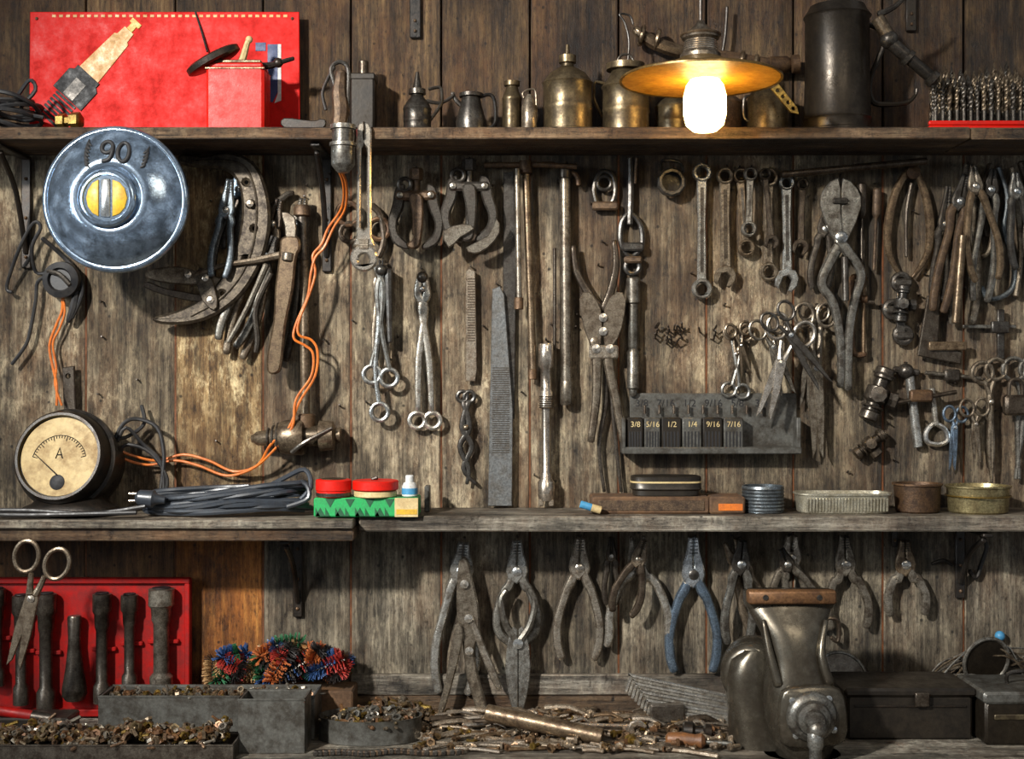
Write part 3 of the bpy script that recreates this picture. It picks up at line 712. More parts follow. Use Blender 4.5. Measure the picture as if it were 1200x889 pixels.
def puller(u,v,sc,d,mat='rust'):
    o=Ob('gear_puller',d); o.at(u,v,0,sc)
    o.cyl((0,-50,6),5,80,mat,axis=(0,1,0)); o.box(-26,-26,26,-14,0,16,mat,3); o.cyl((0,-56,6),9,16,mat,axis=(0,1,0),seg=6)
    for s in (-1,1):
        o.plate([(s*14,-34),(s*26,-30),(s*30,-10),(s*36,14),(s*30,40),(s*12,50),(s*8,44),(s*22,30),(s*24,14),(s*16,-6)],9,'dark',w=4,sm=3,bev=2)
        o.lathe([(4,0),(4,3),(.01,4)],(s*20,-20,15),'steel2',axis=(0,0,1),seg=10)
    o.plate([(-8,-20),(8,-20),(10,10),(6,44),(-4,50),(-12,44),(-2,34),(-4,6)],9,mat,w=12,sm=3,bev=2)
    o.torus((-14,-34,12),8,3,'dark',seg=14)
    return o.done()
puller(488,248,.9,12); puller(550,238,.92,12,'dark')
o=Ob('pipe_clamp_tool',30); o.plate([(520,270),(544,262),(556,268),(540,278),(526,290)],6,'steel2',sm=2); o.plate([(546,290),(572,276),(582,256),(586,272),(572,290),(556,297)],6,'steel2',sm=2); o.done()
o=Ob('hose_clamp_pliers',10); o.torus((408,250),13,3,'rust'); o.torus((410,272),11,3,'dark'); o.tube([(436,240),(446,252),(450,280),(444,300)],4,'dark'); o.torus((444,268),12,3.4,'rust'); o.done()
def filet(name,pts,th,mat,d=6,teeth=None):
    o=Ob(name,d); o.plate(pts,th,mat,bev=.8)
    if teeth:
        u0,u1,v0,v1,st=teeth; v=v0
        while v<v1: o.box(u0,v,u1,v+st*.4,th-.1,th+.3,'dark',.1); v+=st
    return o.done()
filet('flat_file',[(546,318),(550,314),(557,318),(559,432),(557,446),(546,446)],4,'steel',teeth=(548,557,326,400,3))
filet('wide_rasp',[(577,338),(586,335),(591,345),(601,480),(600,592),(572,592),(574,480)],3,'rasp',d=9,teeth=(577,597,430,530,2.6))
filet('steel_straightedge',[(590,202),(602,200),(605,300),(603,490),(589,490)],2,'dark',d=4)
o=Ob('t_handle_wrench',12); o.cyl((567,193),3.4,84,'rust',axis=(1,-.01,0)); o.cyl((616,190),4.4,250,'brown',axis=(.035,1,0)); o.lathe([(7,0),(8,4),(8,14),(5,16)],(616,188),'rust',axis=(0,1,0)); o.cyl((624,432),5.5,12,'rust',axis=(0,1,0)); o.done()
o=Ob('t_handle_wrench',22); o.cyl((606,197),3.4,165,'steel2',axis=(.015,1,0)); o.cyl((628,192),3,48,'rust',axis=(1,.06,0)); o.cyl((608,348),5.5,14,'rust',axis=(0,1,0)); o.done()
o=Ob('long_socket_bar',12); o.cyl((662,200),6.4,250,'steel2',axis=(.008,1,0)); o.lathe([(7,0),(8,1),(8,12),(7,13)],(662,196),'dark',axis=(0,1,0)); o.lathe([(7,0),(7.5,2),(7.5,26),(6,28)],(664,446),'steel2',axis=(0,1,0)); o.tube([(668,200),(676,206),(678,216)],3,'rust'); o.cyl((650,290),2,120,'dark',axis=(0,1,0)); o.done()
o=Ob('socket_extension_wrench',14); o.at(640,404)
o.lathe([(8,0),(9,2),(9,26),(6.5,30),(6.5,54),(8,56),(8,74),(5.5,76),(5.5,150),(7,153),(7,158),(10,162),(10,178),(8,184)],(0,-2),'bright',axis=(0,1,0),seg=18); o.box(-9,180,-3,188,-4,6,'steel',1); o.box(3,180,9,188,-4,6,'steel',1)
for i in range(6): o.torus((0,60+i*2.6,0),8.1,.7,'dark',axis=(0,1,0),seg=18,sg=5)
o.done()
o=Ob('bolt_cutters',14)
o.tube([(672,288),(676,318),(690,344),(702,360)],[3,4,5,6],'dark',fl=.7); o.tube([(720,282),(722,310),(716,340),(708,362)],[3,4,5,6],'dark',fl=.7)
for s in (-1,1):
    o.plate([(706+s*2,362),(706+s*16,342),(706+s*27,350),(706+s*22,384),(706+s*12,404),(706+s*2,402)],7,'steel2',sm=2,w=1+s)
    o.tube([(706+s*10,396,4),(706+s*7,424,4),(706+s*(16 if s>0 else 8),470,4),(706+s*(24 if s>0 else 14),516,4)],[6.5,6,5,4.4],'steel2',fl=.7)
for q in ((706,372),(698,408),(714,408),(706,388)): o.lathe([(5,0),(5,2),(.01,3)],(q[0],q[1],9),'bright',axis=(0,0,1),seg=12)
o.box(690,404,724,420,5,9,'steel',2)
o.done()
o=Ob('long_reach_pliers',8)
for s in (-1,1): o.tube([(712+s*3,420),(714+s*4,470),(712+s*10,520),(718+s*10,575)],[3,3,2.5,2],'dark',fl=.8)
o.done()
o=Ob('turned_steel_shaft',10); o.lathe([(5,0),(8,2),(8,30),(6,32),(6,80),(5,84),(7,88),(7,130),(5,132),(5,136),(3,140)],(742,324),'steel2',axis=(0,1,0),seg=18); o.done()
o=Ob('spring_shackle',8); o.tube([(700,240),(696,222),(700,206),(708,200),(718,206),(721,224),(716,240)],3,'dark'); o.box(694,236,724,246,-2,6,'rust',2); o.torus((708,214),8,2.4,'dark'); o.done()
o=Ob('chain_turnbuckle',8); o.tube([(738,185),(739,220),(738,262)],[3,4,4],'dark',sm=3); o.tube([(728,262),(738,250),(750,262),(752,286),(740,300),(728,286)],3.2,'dark',closed=True); o.box(728,284,754,294,-3,8,'dark',2); o.box(731,300,752,308,-2,6,'rust',2); o.torus((741,312),8,3,'dark'); o.tube([(746,185),(744,214)],2,'rust',sm=1); o.done()
o=Ob('pipe_ring',8); o.lathe([(12,0),(16,0),(17,2),(17,10),(15,12),(12,12),(11.5,6),(11.5,1)],(786,214),'dark',axis=(0,0,1),seg=10); o.tube([(774,200,6),(776,188,2),(796,190,2),(800,202,6)],2,'dark'); o.box(784,224,790,232,0,8,'rust',1); o.done()
spanner('adjustable_ring_spanner',(822,202),(822,338),11,12,10,'ring','ring','steel',d=9) 
spanner('combination_spanner',(849,206),(850,322),10,12,11,'ring','open','steel2',d=9)
spanner('combination_spanner',(867,206),(874,290),9,10,8,'ring','ring','brown',d=7)
spanner('combination_spanner',(879,204),(877,268),8,9,7,'ring','ring','steel2',d=16)
spanner('combination_spanner',(900,208),(900,318),11,11,10,'ring','ring','steel2',d=9)
spanner('combination_spanner',(896,204),(904,282),7,8,6,'ring','open','dark',d=19)
spanner('combination_spanner',(921,214),(922,326),9,13,10,'ring','open','steel',d=9)
spanner('combination_spanner',(940,216),(938,288),7,9,7,'ring','open','dark',d=9)
rod('wooden_cross_rail',(916,204),(1086,188),4.4,'dark',d=24)
o=Ob('tin_snips',16)
for s in (1,-1):
    o.plate([(984-s*2,286),(984+s*10,278),(984+s*24,242),(984+s*20,222),(984+s*3,209),(984+s*1,240)],6,'steel2',w=(0 if s>0 else 2),sm=2,bev=1.2)
    o.tube([(987,280,3),(972,306,3),(962,332,4),(976,356,4),(984,400,4),(984,452,4)] if s>0 else [(981,280,5),(996,300,5),(1008,322,5),(1000,352,5),(994,392,5),(993,455,5)],[6.5,6.5,5.5,5.5,5,4.4],'steel2',fl=.7)
o.lathe([(7,0),(7,2),(4,4),(.01,4)],(984,278,8),'bright',axis=(0,0,1),seg=16); o.tube([(975,236,8),(990,236,8)],4,'dark',sm=1)
o.done()
pliers('duckbill_pliers',966,268,26,70,12,8,4,.1,'dark','dark',d=6)
o=Ob('cold_chisel',30); o.cyl((990,300),4,52,'dark',axis=(.02,1,0)); o.done()
o=Ob('slim_screwdriver',8); o.lathe([(4,0),(6,2),(6,34),(4,40),(2,42),(2,108),(3,116)],(1010,214),'dark',axis=(0,1,0),seg=12); o.done()
o=Ob('slim_screwdriver',8); o.lathe([(3,0),(5,2),(5,30),(3,34),(1.8,36),(1.8,96)],(1028,220),'rust',axis=(-.04,1,0),seg=12); o.done()
o=Ob('curved_calipers',8)
o.tube([(1066,196),(1050,224),(1041,262),(1042,296),(1056,324)],[4,5,5.5,4.4,2],'brown',fl=.6); o.tube([(1072,196),(1084,226),(1090,262),(1087,296),(1070,324)],[4,5,5.5,4.4,2],'brown',fl=.6); o.tube([(1068,214),(1062,250),(1062,300)],[2.4,2.4,2],'dark'); o.lathe([(8,0),(8,6),(.01,8)],(1069,202),'rust',axis=(0,0,1),seg=16)
o.done()
o=Ob('ring_spanner_bundle',8)
for x,y in ((1056,330),(1046,362),(1058,392)):
    o.torus((x,y),9,4,'dark',seg=14); o.box(x-10,y-4,x+12,y+5,-2,6,'dark',2)
o.box(1050,340,1060,392,-1,4,'dark',1); o.done()
pliers('flat_nose_pliers',1133,218,26,160,15,10,5.4,.04,'steel2','steel2',d=8)
pliers('end_cutting_pliers',1124,236,32,130,9,9,5,.2,'dark','rust',d=18)
pliers('combination_pliers',1142,218,24,110,19,8,4.4,-.12,'steel2','brown',d=28)
pliers('long_nose_pliers',1106,262,44,90,8,7,4,.1,'dark','dark',d=10)
pliers('wire_stripping_pliers',1160,222,24,130,12,8,4.4,.1,'dark','steel2',d=18)
pliers('small_cutting_pliers',1190,224,22,90,12,8,4.4,-.08,'steel2','dark',d=24)
o=Ob('bent_wire_tongs',10); o.tube([(1164,198),(1166,240),(1160,290),(1150,300)],3,'steel2'); o.tube([(1170,196),(1180,230),(1176,268),(1188,310),(1184,340),(1160,350),(1150,336)],3.2,'blue'); o.tube([(1196,190),(1206,230),(1200,280),(1210,330)],4.4,'dark'); o.tube([(1186,196),(1192,240),(1196,300),(1190,346)],3.4,'steel2'); o.tube([(1160,192),(1150,230),(1156,276)],[3,4,3],'dark'); o.done()
rod('cold_chisel',(1128,275),(1120,378),5,'brown',d=36)
o=Ob('machinist_square',10); o.plate([(1086,346),(1101,344),(1098,402),(1126,412),(1124,426),(1074,416)],5,'dark',bev=1); o.box(1086,400,1130,410,4,10,'brown',1); o.done()
o=Ob('depth_gauge_rule',8); o.box(1128,380,1190,384,0,3,'steel2',.5); o.box(1168,362,1176,420,0,4,'dark',1); o.box(1160,376,1180,390,2,8,'dark',1); o.done()
scissors('thread_scissors',862,414,40,26,7,.1,.12,'steel2',d=8,bw=5)
scissors('thread_scissors',868,404,36,20,6,-.2,.16,'brown',d=14,bw=4)
o=Ob('thread_snips',10); o.torus((854,456),8,2,'steel2'); o.torus((870,458),8,2,'steel2'); o.tube([(858,450),(866,420),(868,390)],[2.4,3,1],'steel2'); o.tube([(866,452),(862,420),(856,392)],[2.4,3,1],'steel2'); o.done()
scissors('tailor_scissors',914,425,68,42,12,.3,.12,'bright',d=34,bw=9)
scissors('tailor_scissors',906,406,60,26,9,-.3,.14,'steel2',d=22,bw=7)
scissors('sheep_shears',956,430,106,62,11,-.02,.05,'steel2',d=14,bw=10)
scissors('paper_scissors',926,392,74,28,9,-.6,.12,'dark',d=42,bw=7)
scissors('paper_scissors',950,398,80,34,8,.1,.06,'steel2',d=8,bw=7)
o=Ob('small_g_clamp',10); o.tube([(1014,326),(1000,324),(998,340),(998,396),(1002,414),(1014,414)],3.6,'rust',fl=.8); o.cyl((1012,322),2.4,92,'brown',axis=(0,1,0)); o.cyl((1008,350),5,8,'rust',axis=(1,0,0)); o.tube([(1002,352),(1024,354)],2.6,'dark',sm=1); o.done()
def valve(name,u,v,a,sc=1,mat='rust',d=8):
    o=Ob(name,d); o.at(u,v,a,sc)
    o.lathe([(9,0),(11,2),(11,12),(8,14),(8,22),(13,24),(13,38),(8,42),(8,50),(11,52),(11,60),(8,62)],(0,-32,4),mat,axis=(0,1,0),seg=12)
    o.lathe([(6,0),(6,12),(10,13),(10,22),(6,24)],(0,0,4),'dark',axis=(1,0,0.15),seg=8)
    o.lathe([(6,0),(6,10),(9,11),(9,16),(.01,17)],(0,0,8),mat,axis=(-.2,0,1),seg=8)
    for y in (-24,14): o.torus((0,y,4),11.5,1.4,'dark',axis=(0,1,0),seg=16,sg=6)
    return o.done()
valve('brass_pipe_valve',1026,462,.35,1.05,'dark'); valve('pipe_union',1018,520,.9,.7,'dark'); valve('pipe_tee_fitting',1056,356,.1,.7,'dark',d=16)
o=Ob('plumb_hammer',8); o.cyl((1066,440),5.4,84,'steel',axis=(.12,1,0)); o.ball((1061,434,2),9,'dark'); o.tube([(1048,432),(1076,436)],[4,4],'dark',sm=1); o.done()
o=Ob('tap_wrench',20); o.cyl((1046,472),2.6,76,'dark',axis=(1,-.18,0)); o.box(1066,456,1092,470,-3,6,'rust',2); o.done()
o=Ob('tap_wrench',8); o.cyl((1084,436),2.4,66,'steel2',axis=(1,.1,0)); o.box(1106,432,1124,446,-3,6,'dark',2); o.done()
o=Ob('d_shackle',8); o.cyl((1092,454),3.6,44,'steel',axis=(.12,1,0)); o.tube([(1094,496),(1085,506),(1087,517),(1100,520),(1110,515),(1107,502)],3.2,'bright',closed=True); o.done()
scissors('embroidery_scissors',1118,500,50,16,7,.06,.06,'blue',d=10,bw=5)
scissors('embroidery_scissors',1142,496,46,20,8,-.05,.08,'steel2',d=14,bw=5)
o=Ob('ring_handled_forceps',12)
for s in (-1,1): o.torus((1159+s*8,434-s*2),12,2.6,'steel2',sg=8); o.tube([(1159+s*5,446),(1160-s*1,470),(1161+s*2,520),(1162,564)],[3,4,3,1.8],'steel2')
o.ball((1160,470,4),4,'bright',seg=10); o.done()
o=Ob('ring_handled_forceps',12)
for s in (-1,1): o.torus((1198+s*10,432),13,2.6,'steel2'); o.tube([(1198+s*8,444),(1196-s*3,480),(1192+s*2,560)],[3,4,2.2],'steel2')
o.done()
o=Ob('hanging_padlock',22); o.tube([(1182,462),(1184,446),(1196,446),(1198,462)],2.6,'dark'); o.box(1176,462,1202,486,-3,8,'dark',3); o.done()
o=Ob('long_ring_tongs',9)
for s in (-1,1): o.torus((546+s*4,464),6,2.4,'dark'); o.tube([(546+s*3,470),(546-s*4,500),(546+s*7,522),(546-s*3,548),(552+s*5,566)],[3.4,4,3.4,3,2],'dark',fl=.8)
o.ball((546,500,3),3.6,'brown',seg=10); o.done()

o=Ob('drill_index_rack',7)
o.box(738,460,934,530,-3,0,'grey',1); o.box(727,522,934,530,0,26,'grey',1.2)
o.box(929,488,934,524,0,22,'grey',1); o.box(727,488,731,524,-3,26,'grey',1)
lab=['3/8','5/16','1/2','1/4','9/16','7/16']
x=733
for i in range(6):
    wq=20 if i<2 else 24
    o.box(x,488,x+wq-1.5,525,0,22-(i>2)*2,'grey' if i%2 else 'tool',1.4)
    o.text(lab[i],x+wq/2-.5,496,9,'cream',w=22.3-(i>2)*2)
    for j in range(5): o.box(x+2+j*(wq-4)/5,504,x+2+j*(wq-4)/5+1.8,523,21.4-(i>2)*2,22.5-(i>2)*2,'ink',.2)
    x+=wq
for i,t_ in enumerate(['3/8','7/16','1/2','9/16','5/8','3/4']): o.text(t_,752+i*28,472,12,'ink',w=.2)
for i in range(9): o.cyl((755+i*17,474,6),1.6,10,'dark',axis=(0,1,0),seg=8)
o.done()

o=Ob('iron_nails',1)
NL=[(446,306),(494,314),(552,312),(582,332),(596,196),(664,192),(640,398),(742,320),(822,190),(850,196),(866,196),(880,196),(900,198),(922,206),(984,206),(1069,192),(1133,192),(862,384),(914,372),(956,356),(1060,424),(1118,480),(1160,424),(545,458),(786,196),(708,198),(488,196),(550,186)]
for _ in range(80): NL.append((U(100,1180),U(190,560)))
for (x,y) in NL: o.cyl((x,y,0),1.2,U(6,9),'black',axis=(U(-.1,.1),U(-.35,.1),1),seg=6)
for i in range(20):
    qx=U(765,842); qy=U(382,402)
    o.tube([(qx,qy,0),(qx+U(-2,2),qy+1,8),(qx+U(-3,3),qy-5,12)],1.1,'black',seg=6,sm=1)
for (x,y) in ((545,630),(606,628),(680,628),(748,624),(813,628),(865,630),(925,626),(990,630),(1062,634)): o.cyl((x,y,0),1.5,16,'black',axis=(0,-.2,1),seg=6)
o.done()

# ------------------------------------------------------------ middle shelf right
b=bs(MIDV,50)
o=Ob('long_file_case',50); o.box(692,b-20,828,b,-24,24,'cardbd',2); o.box(828,b-20,869,b,-24,24.6,'cardbd',2); o.box(700,b-16,822,b-4,24,25,'rust',.5); o.box(838,b-12,866,b-4,24.6,25.2,'orange',.3); o.done()
o=Ob('flat_sardine_can',52); 
o.loft([(b-43,780,38,0,18),(b-42,780,41,0,20),(b-30,780,41,0,20),(b-28,780,42,0,21),(b-26,780,39,0,19),(b-20.6,780,39,0,19)],'tool',p=3.5); o.loft([(b-37,780,41.6,0,20.4),(b-35,780,41.6,0,20.4)],'cream',p=3.5); o.done()
o=Ob('marker_pen',84); bb=bs(MIDV,84); o.cyl((680,bb-13,0),4.4,14,'skyb',axis=(1,.3,0)); o.cyl((693,bb-9,0),4.6,12,'cream',axis=(1,.3,0)); o.done()
o=Ob('ribbed_round_tin',52)
o.lathe([(23,0),(24,1)]+[(24+(.8 if i%2 else -.2),2+i*2) for i in range(14)]+[(24,31),(22.5,31),(22.5,4),(.01,4)],(894,b),'blue',seg=36); o.done()
def sardine(name,u,hw,h,mat,d,p=3,hd=22,rib=False):
    b=bs(MIDV,d); o=Ob(name,d)
    o.loft([(b,u,hw-4,0,hd-4),(b-2,u,hw-2,0,hd-2),(b-h+3,u,hw,0,hd),(b-h+2,u,hw+2,0,hd+2),(b-h,u,hw+2,0,hd+2),(b-h,u,hw-2,0,hd-2),(b-h+6,u,hw-3,0,hd-3)],mat,p=p,seg=56)
    if rib:
        n=26
        for i in range(n):
            x=u-hw+8+i*(2*hw-16)/(n-1); o.tube([(x,b-4,hd-1.6),(x,b-h+6,hd-.2)],1.3,mat,sm=1,seg=6)
    return o
sardine('open_sardine_tin',987,54,24,'tins',56,4,24,True).done()
sardine('round_metal_can',1075,27,34,'rust',50,2,26).done()
o=sardine('brass_round_can',1146,36,32,'tinb',54,2,32); o.torus((1146,bs(MIDV,54)-20,0),36.4,1,'brass',axis=(0,1,0),seg=40,sg=6); o.done()
o=Ob('folded_shim_sheets',40); b4=bs(MIDV,40); o.box(498,b4-30,504,b4,-12,10,'grey',1); o.done()

# ------------------------------------------------------------ pliers row
pliers('slip_joint_pliers',541,668,34,142,24,12,5.2,.07,'steel','steel',d=8)
o=Ob('locking_wrench',22); o.at(547,700,-.02)
o.plate([(-8,-44),(2,-46),(8,-20),(14,10),(14,40),(8,60),(12,90),(22,130),(20,152),(12,150),(6,120),(-2,90),(-6,50),(-12,10)],7,'steel2',sm=3,bev=2); o.tube([(4,20,6),(18,60,6),(30,90,6),(36,106,6)],[4,4.5,5,3],'steel',fl=.7)
o.plate([(-14,30),(-4,40),(-16,90),(-30,132),(-36,130),(-26,92)],7,'steel2',w=5,sm=3,bev=1.6)
for q in ((-2,-18),(2,22),(2,60)): o.lathe([(5,0),(5,2),(.01,3)],(q[0],q[1],9),'bright',axis=(0,0,1),seg=12)
o.done()
pliers('end_nippers',606,668,36,84,24,11,5,0,'steel','steel2',d=8,inb=.35)
o=Ob('garden_shears',22)
for s in (-1,1):
    o.plate([(607+s*1,736),(607+s*10,742),(607+s*15,780),(607+s*10,816),(607+s*1.5,842),(607,800)],4,'steel',w=(0 if s>0 else 2),sm=2)
    o.tube([(607+s*3,748,3),(607+s*14,730,3),(607+s*20,704,3),(607+s*14,690,3)],[5,4.4,4,3],'steel2')
o.lathe([(6,0),(6,3),(.01,4)],(607,752,5),'bright',axis=(0,0,1),seg=14); o.done()
pliers('combination_pliers',679,664,36,106,25,11,5.2,.02,'steel','steel',d=8,inb=.75)
pliers('round_nose_pliers',716,650,22,56,8,6,3.4,.0,'dark','dark',d=7)
pliers('water_pump_pliers',747,656,30,98,34,10,5,-.02,'steel2','steel',d=10,inb=1.1,op=.15)
pliers('wire_cutters',748,654,24,66,16,8,4.4,.3,'steel2','dark',d=22)
pliers('combination_pliers',812,672,44,112,28,12,5.6,.0,'bright','blue',d=10,inb=.8)
pliers('pincers',862,652,22,104,14,10,5.2,-.35,'steel2','steel2',d=8,op=.2)
pliers('combination_pliers',868,660,28,92,16,10,5,.05,'dark','steel2',d=20)
pliers('end_nippers',926,652,26,66,20,11,5,.05,'steel','steel2',d=8,op=.05)
pliers('wire_cutters',922,660,20,60,16,8,4.4,-.4,'dark','steel2',d=22)
pliers('combination_pliers',990,660,34,74,24,11,5.2,-.05,'steel2','steel2',d=8,inb=.85)
pliers('combination_pliers',1060,660,28,58,22,11,5.4,-.04,'brown','steel2',d=8,inb=.9)
o=Ob('bent_hook_rod',14); o.tube([(962,736),(970,724),(982,728),(982,750),(974,746)],2.6,'dark'); o.done()
o=Ob('wall_hook',6); o.tube([(1150,626),(1156,640),(1150,660),(1144,676),(1136,668)],2.6,'black'); o.tube([(1092,660),(1106,656),(1116,662)],[2,2.4,2],'black'); o.done()
scissors('tailor_scissors',38,700,84,48,14,.26,.1,'steel2',d=126,bw=11,long=1.3)

o=Ob('red_socket_set_panel',14)
o.box(-60,676,224,839,-4,2,'reddk',2); o.box(-60,676,224,682,2,8,'reddk',1); o.box(218,682,224,836,2,8,'reddk',1); o.box(-60,828,224,836,2,12,'reddk',1)
def sock(u,v0,v1,r,m='black'):
    L=v1-v0
    o.lathe([(r*.7,0),(r,1),(r,L*.16),(r*.8,L*.19),(r*.75,L*.3),(r*.62,L*.34),(r*.62,L*.8),(r*.9,L*.84),(r*.9,L-1),(r*.6,L)],(u,v0,14),m,axis=(0,1,0),seg=14)
    o.box(u-r-3,v0+L*.5,u+r+3,v0+L*.5+5,2,8,'reddk',1)
    o.lathe([(r*.72,0),(r*.7,.5),(.01,.5)],(u,v0-.4,14),'ink',axis=(0,-1,0),seg=14)
sock(2,686,800,10,'dark'); sock(30,694,822,10,'dark'); sock(59,692,828,12,'dark'); sock(124,692,820,11,'dark'); sock(156,693,806,10,'dark'); sock(193,686,808,15,'steel2')
o.lathe([(7,0),(8,2),(7,30),(10,60),(14,84),(14,92),(10,98)],(92,718,14),'dark',axis=(0,1,0),seg=14)
o.done()

o=Ob('coloured_wire_brush_pile',34)
cols=['b_red','b_blue','b_green','b_tan','b_dark','b_orange','b_dark']
for n_,c_ in zip(cols,[(156,42,32),(40,72,120),(36,98,60),(160,124,80),(34,28,26),(170,90,40)]): M[n_]=surf(n_,c_,None,.4,.6,0,80,.1)
bx_=bs(BENV,34)
o.box(236,804,416,bx_,-26,22,'cardbd',2)
for k in range(8):
    bx=258+k*21; pts=[]
    top=764 if k in (0,7) else 750
    for i in range(6): pts.append((max(246,min(406,bx+U(-34,34))),U(top,796),U(-14,18)))
    path=cat(pts,10)
    ph=U(0,9)
    for i in range(1,len(path)-1):
        c=Vector(path[i]); t_=(Vector(path[i+1])-Vector(path[i-1])).normalized()
        ref=Vector((0,0,1)) if abs(t_.z)<.9 else Vector((1,0,0)); b1=(ref-t_*ref.dot(t_)).normalized(); b2=t_.cross(b1)
        m_=cols[int(i/7+ph)%len(cols)]
        vs=[];fs=[];n=28;a0=U(0,1)
        for j in range(n):
            a=a0+2*pi*j/n; r1=U(9,12.5)
            q=c+b1*r1*math.cos(a)+b2*r1*math.sin(a)+t_*U(-1.5,1.5); p1=c+(b1*math.cos(a+.1)+b2*math.sin(a+.1))*1.2+t_*.6; p2=c+(b1*math.cos(a-.1)+b2*math.sin(a-.1))*1.2-t_*.6
            k0=len(vs); vs+= [tuple(p1),tuple(p2),tuple(q+t_*.7),tuple(q-t_*.7)]; fs.append([k0,k0+1,k0+3,k0+2])
        o.add(vs,fs,m_)
    o.tube(path[::3],1.4,'dark',sm=1,seg=5)
o.done()

def hexnut(o,u,v,w,r,mat):
    ax=Vector((U(-1,1),U(-1,.2),U(-1,1))).normalized()
    o.lathe([(r*.5,r*.1),(r*.55,0),(r,0.1),(r,r*.7),(r*.55,r*.7),(r*.5,r*.3)],(u,v,w),mat,axis=ax,seg=6)
def bolt(o,u,v,w,r,L,mat,ax=None):
    ax=Vector(ax or (U(-1,1),U(-.35,.35),U(-1,1))).normalized()
    o.lathe([(r*1.7,0),(r*1.8,.4),(r*1.8,r*1.3),(r,r*1.4)],(u,v,w),mat,axis=ax,seg=6)
    o.lathe([(r*.9,0),(r*.9,L),(r*.5,L+1)],(u,v,w),mat,axis=ax,seg=7)
mm=['rust','brown','steel2','brown','bronze','jaw','steel2','brass']
b=bs(BENV,90)
o=Ob('long_metal_tray',90); o.tray(122,b-50,372,b,-32,22,3,'grey')
for _ in range(220):
    u=U(130,364); w=U(-25,16); v=b-40-U(0,10)
    (hexnut(o,u,v,w,U(3,5),random.choice(mm)) if R()<.5 else bolt(o,u,v,w,U(1.6,2.4),U(8,14),random.choice(mm)))
o.box(126,b-38,368,b-3.5,-28,18,'dark',.5)
o.done()
o=Ob('square_metal_box',140); bb=bs(BENV,140); o.tray(284,bb-62,361,bb,-24,24,3,'grey'); o.done()
bb=bs(BENV,165)
o=Ob('loose_bolts_tray',165); o.tray(-60,bb-18,279,bb,-28,26,3,'dark')
for _ in range(520):
    u=U(-50,268); w=U(-23,22); v=bb-12-U(0,15)-9*math.sin(u*.03)**2
    (hexnut(o,u,v,w,U(3.5,6.5),random.choice(mm)) if R()<.5 else bolt(o,u,v,w,U(1.6,2.8),U(8,18),random.choice(mm)))
o.done()
o=Ob('round_tin_of_nuts',104); bb=bs(BENV,104)
o.lathe([(58,0),(60,1),(60,26),(61,28),(59,28),(58,25),(57,14),(.01,14)],(434,bb),'grey',seg=48,rs=.6)
for _ in range(220):
    a=U(0,2*pi); r=math.sqrt(R()); u=434+53*r*math.cos(a); w=53*.6*r*math.sin(a); v=bb-18-U(0,18)*(1-r*.6)
    (hexnut(o,u,v,w,U(4,6.5),random.choice(mm)) if R()<.6 else bolt(o,u,v,w,U(2,3),U(8,14),random.choice(mm)))
o.done()
o=Ob('small_parts_heap',34); bb=bs(BENV,34)
for _ in range(190):
    u=U(422,530); w=U(-18,18); v=bb-4-U(0,24)*max(0,1-abs(u-460)/60)
    (hexnut(o,u,v,w,U(4,6),random.choice(mm)) if R()<.5 else bolt(o,u,v,w,U(2,3),U(8,16),random.choice(mm)))
o.done()
o=Ob('red_handled_punch',100); bb=bs(BENV,100); o.cyl((-10,bb-40,24),6,60,'reddk',axis=(1,.15,0)); o.cyl((46,bb-31,24),7,26,'dark',axis=(1,.15,0)); o.box(-30,bb-30,90,bb,-10,30,'tool',2); o.done()
o=Ob('bicycle_chain',176); bb=bs(BENV,176)
pts=cat([(370,bb-4,-4),(400,bb-4,-8),(430,bb-4,-2),(462,bb-5,-10),(500,bb-4,-4),(540,bb-4,-10)],9)
for i,p in enumerate(pts): o.box(p[0]-3.2,p[1]-3,p[0]+3.2,p[1]+3,p[2]-(2 if i%2 else 3),p[2]+(2 if i%2 else 3),'rust' if i%2 else 'dark',1)
o.done()
o=Ob('steel_pipe_length',112); bb=bs(BENV,112); o.lathe([(9,0),(10,1),(10,140),(9,141),(7.5,141),(7.5,120)],(570,bb-30,-10),'brown',axis=(1,.14,.28),seg=20); o.done()
o=Ob('hex_key_set',40); bb=bs(BENV,40)
for i in range(10):
    y=bb-54+i*4.4; x=740+i*3
    o.tube([(x-6+i*.5,y+18-i*1,i*1.5),(x,y,i*1.5),(x+6,y+.5,i*1.5),(x+118-i*4,y+24-i*1.6,i*2.5)],1.9,'steel' if i%2 else 'bright',sm=2,seg=6)
o.box(760,bb-26,800,bb-4,2,22,'dark',2); o.done()
o=Ob('loose_bench_tools',66); bb=bs(BENV,66)
for i in range(140):
    u=U(500,820); w=U(-50,100); L=U(16,64); a=U(-.6,.6); h_=U(3,14) if w<20 else 3
    o.tube([(u,bb-h_,w),(u+L*.5,bb-h_-U(0,3),w+L*.5*a),(u+L,bb-3,w+L*a)],[U(1.3,3.8)]*3,random.choice(['steel','steel2','steel','bright','bright','dark','brown']),sm=2,seg=7)
for i in range(260):
    x=U(490,850)
    (bolt(o,x,bb-4-U(0,6)*(x>620),U(-50,100),U(2,3),U(8,20),random.choice(mm+['steel','bright','steel']),(U(-1,1),0,U(-1,1))) if R()<.6 else hexnut(o,x,bb-4,U(-50,100),U(3,6),random.choice(mm+['steel','steel'])))
for i in range(14): o.torus((U(520,840),bb-3,U(-40,100)),U(5,10),1.8,random.choice(['steel2','dark']),axis=(U(-.2,.2),1,U(-.2,.2)),seg=18,sg=6)
o.done()
spanner('combination_spanner',(640,848),(745,852),9,10,8,'ring','open','bright',d=96)
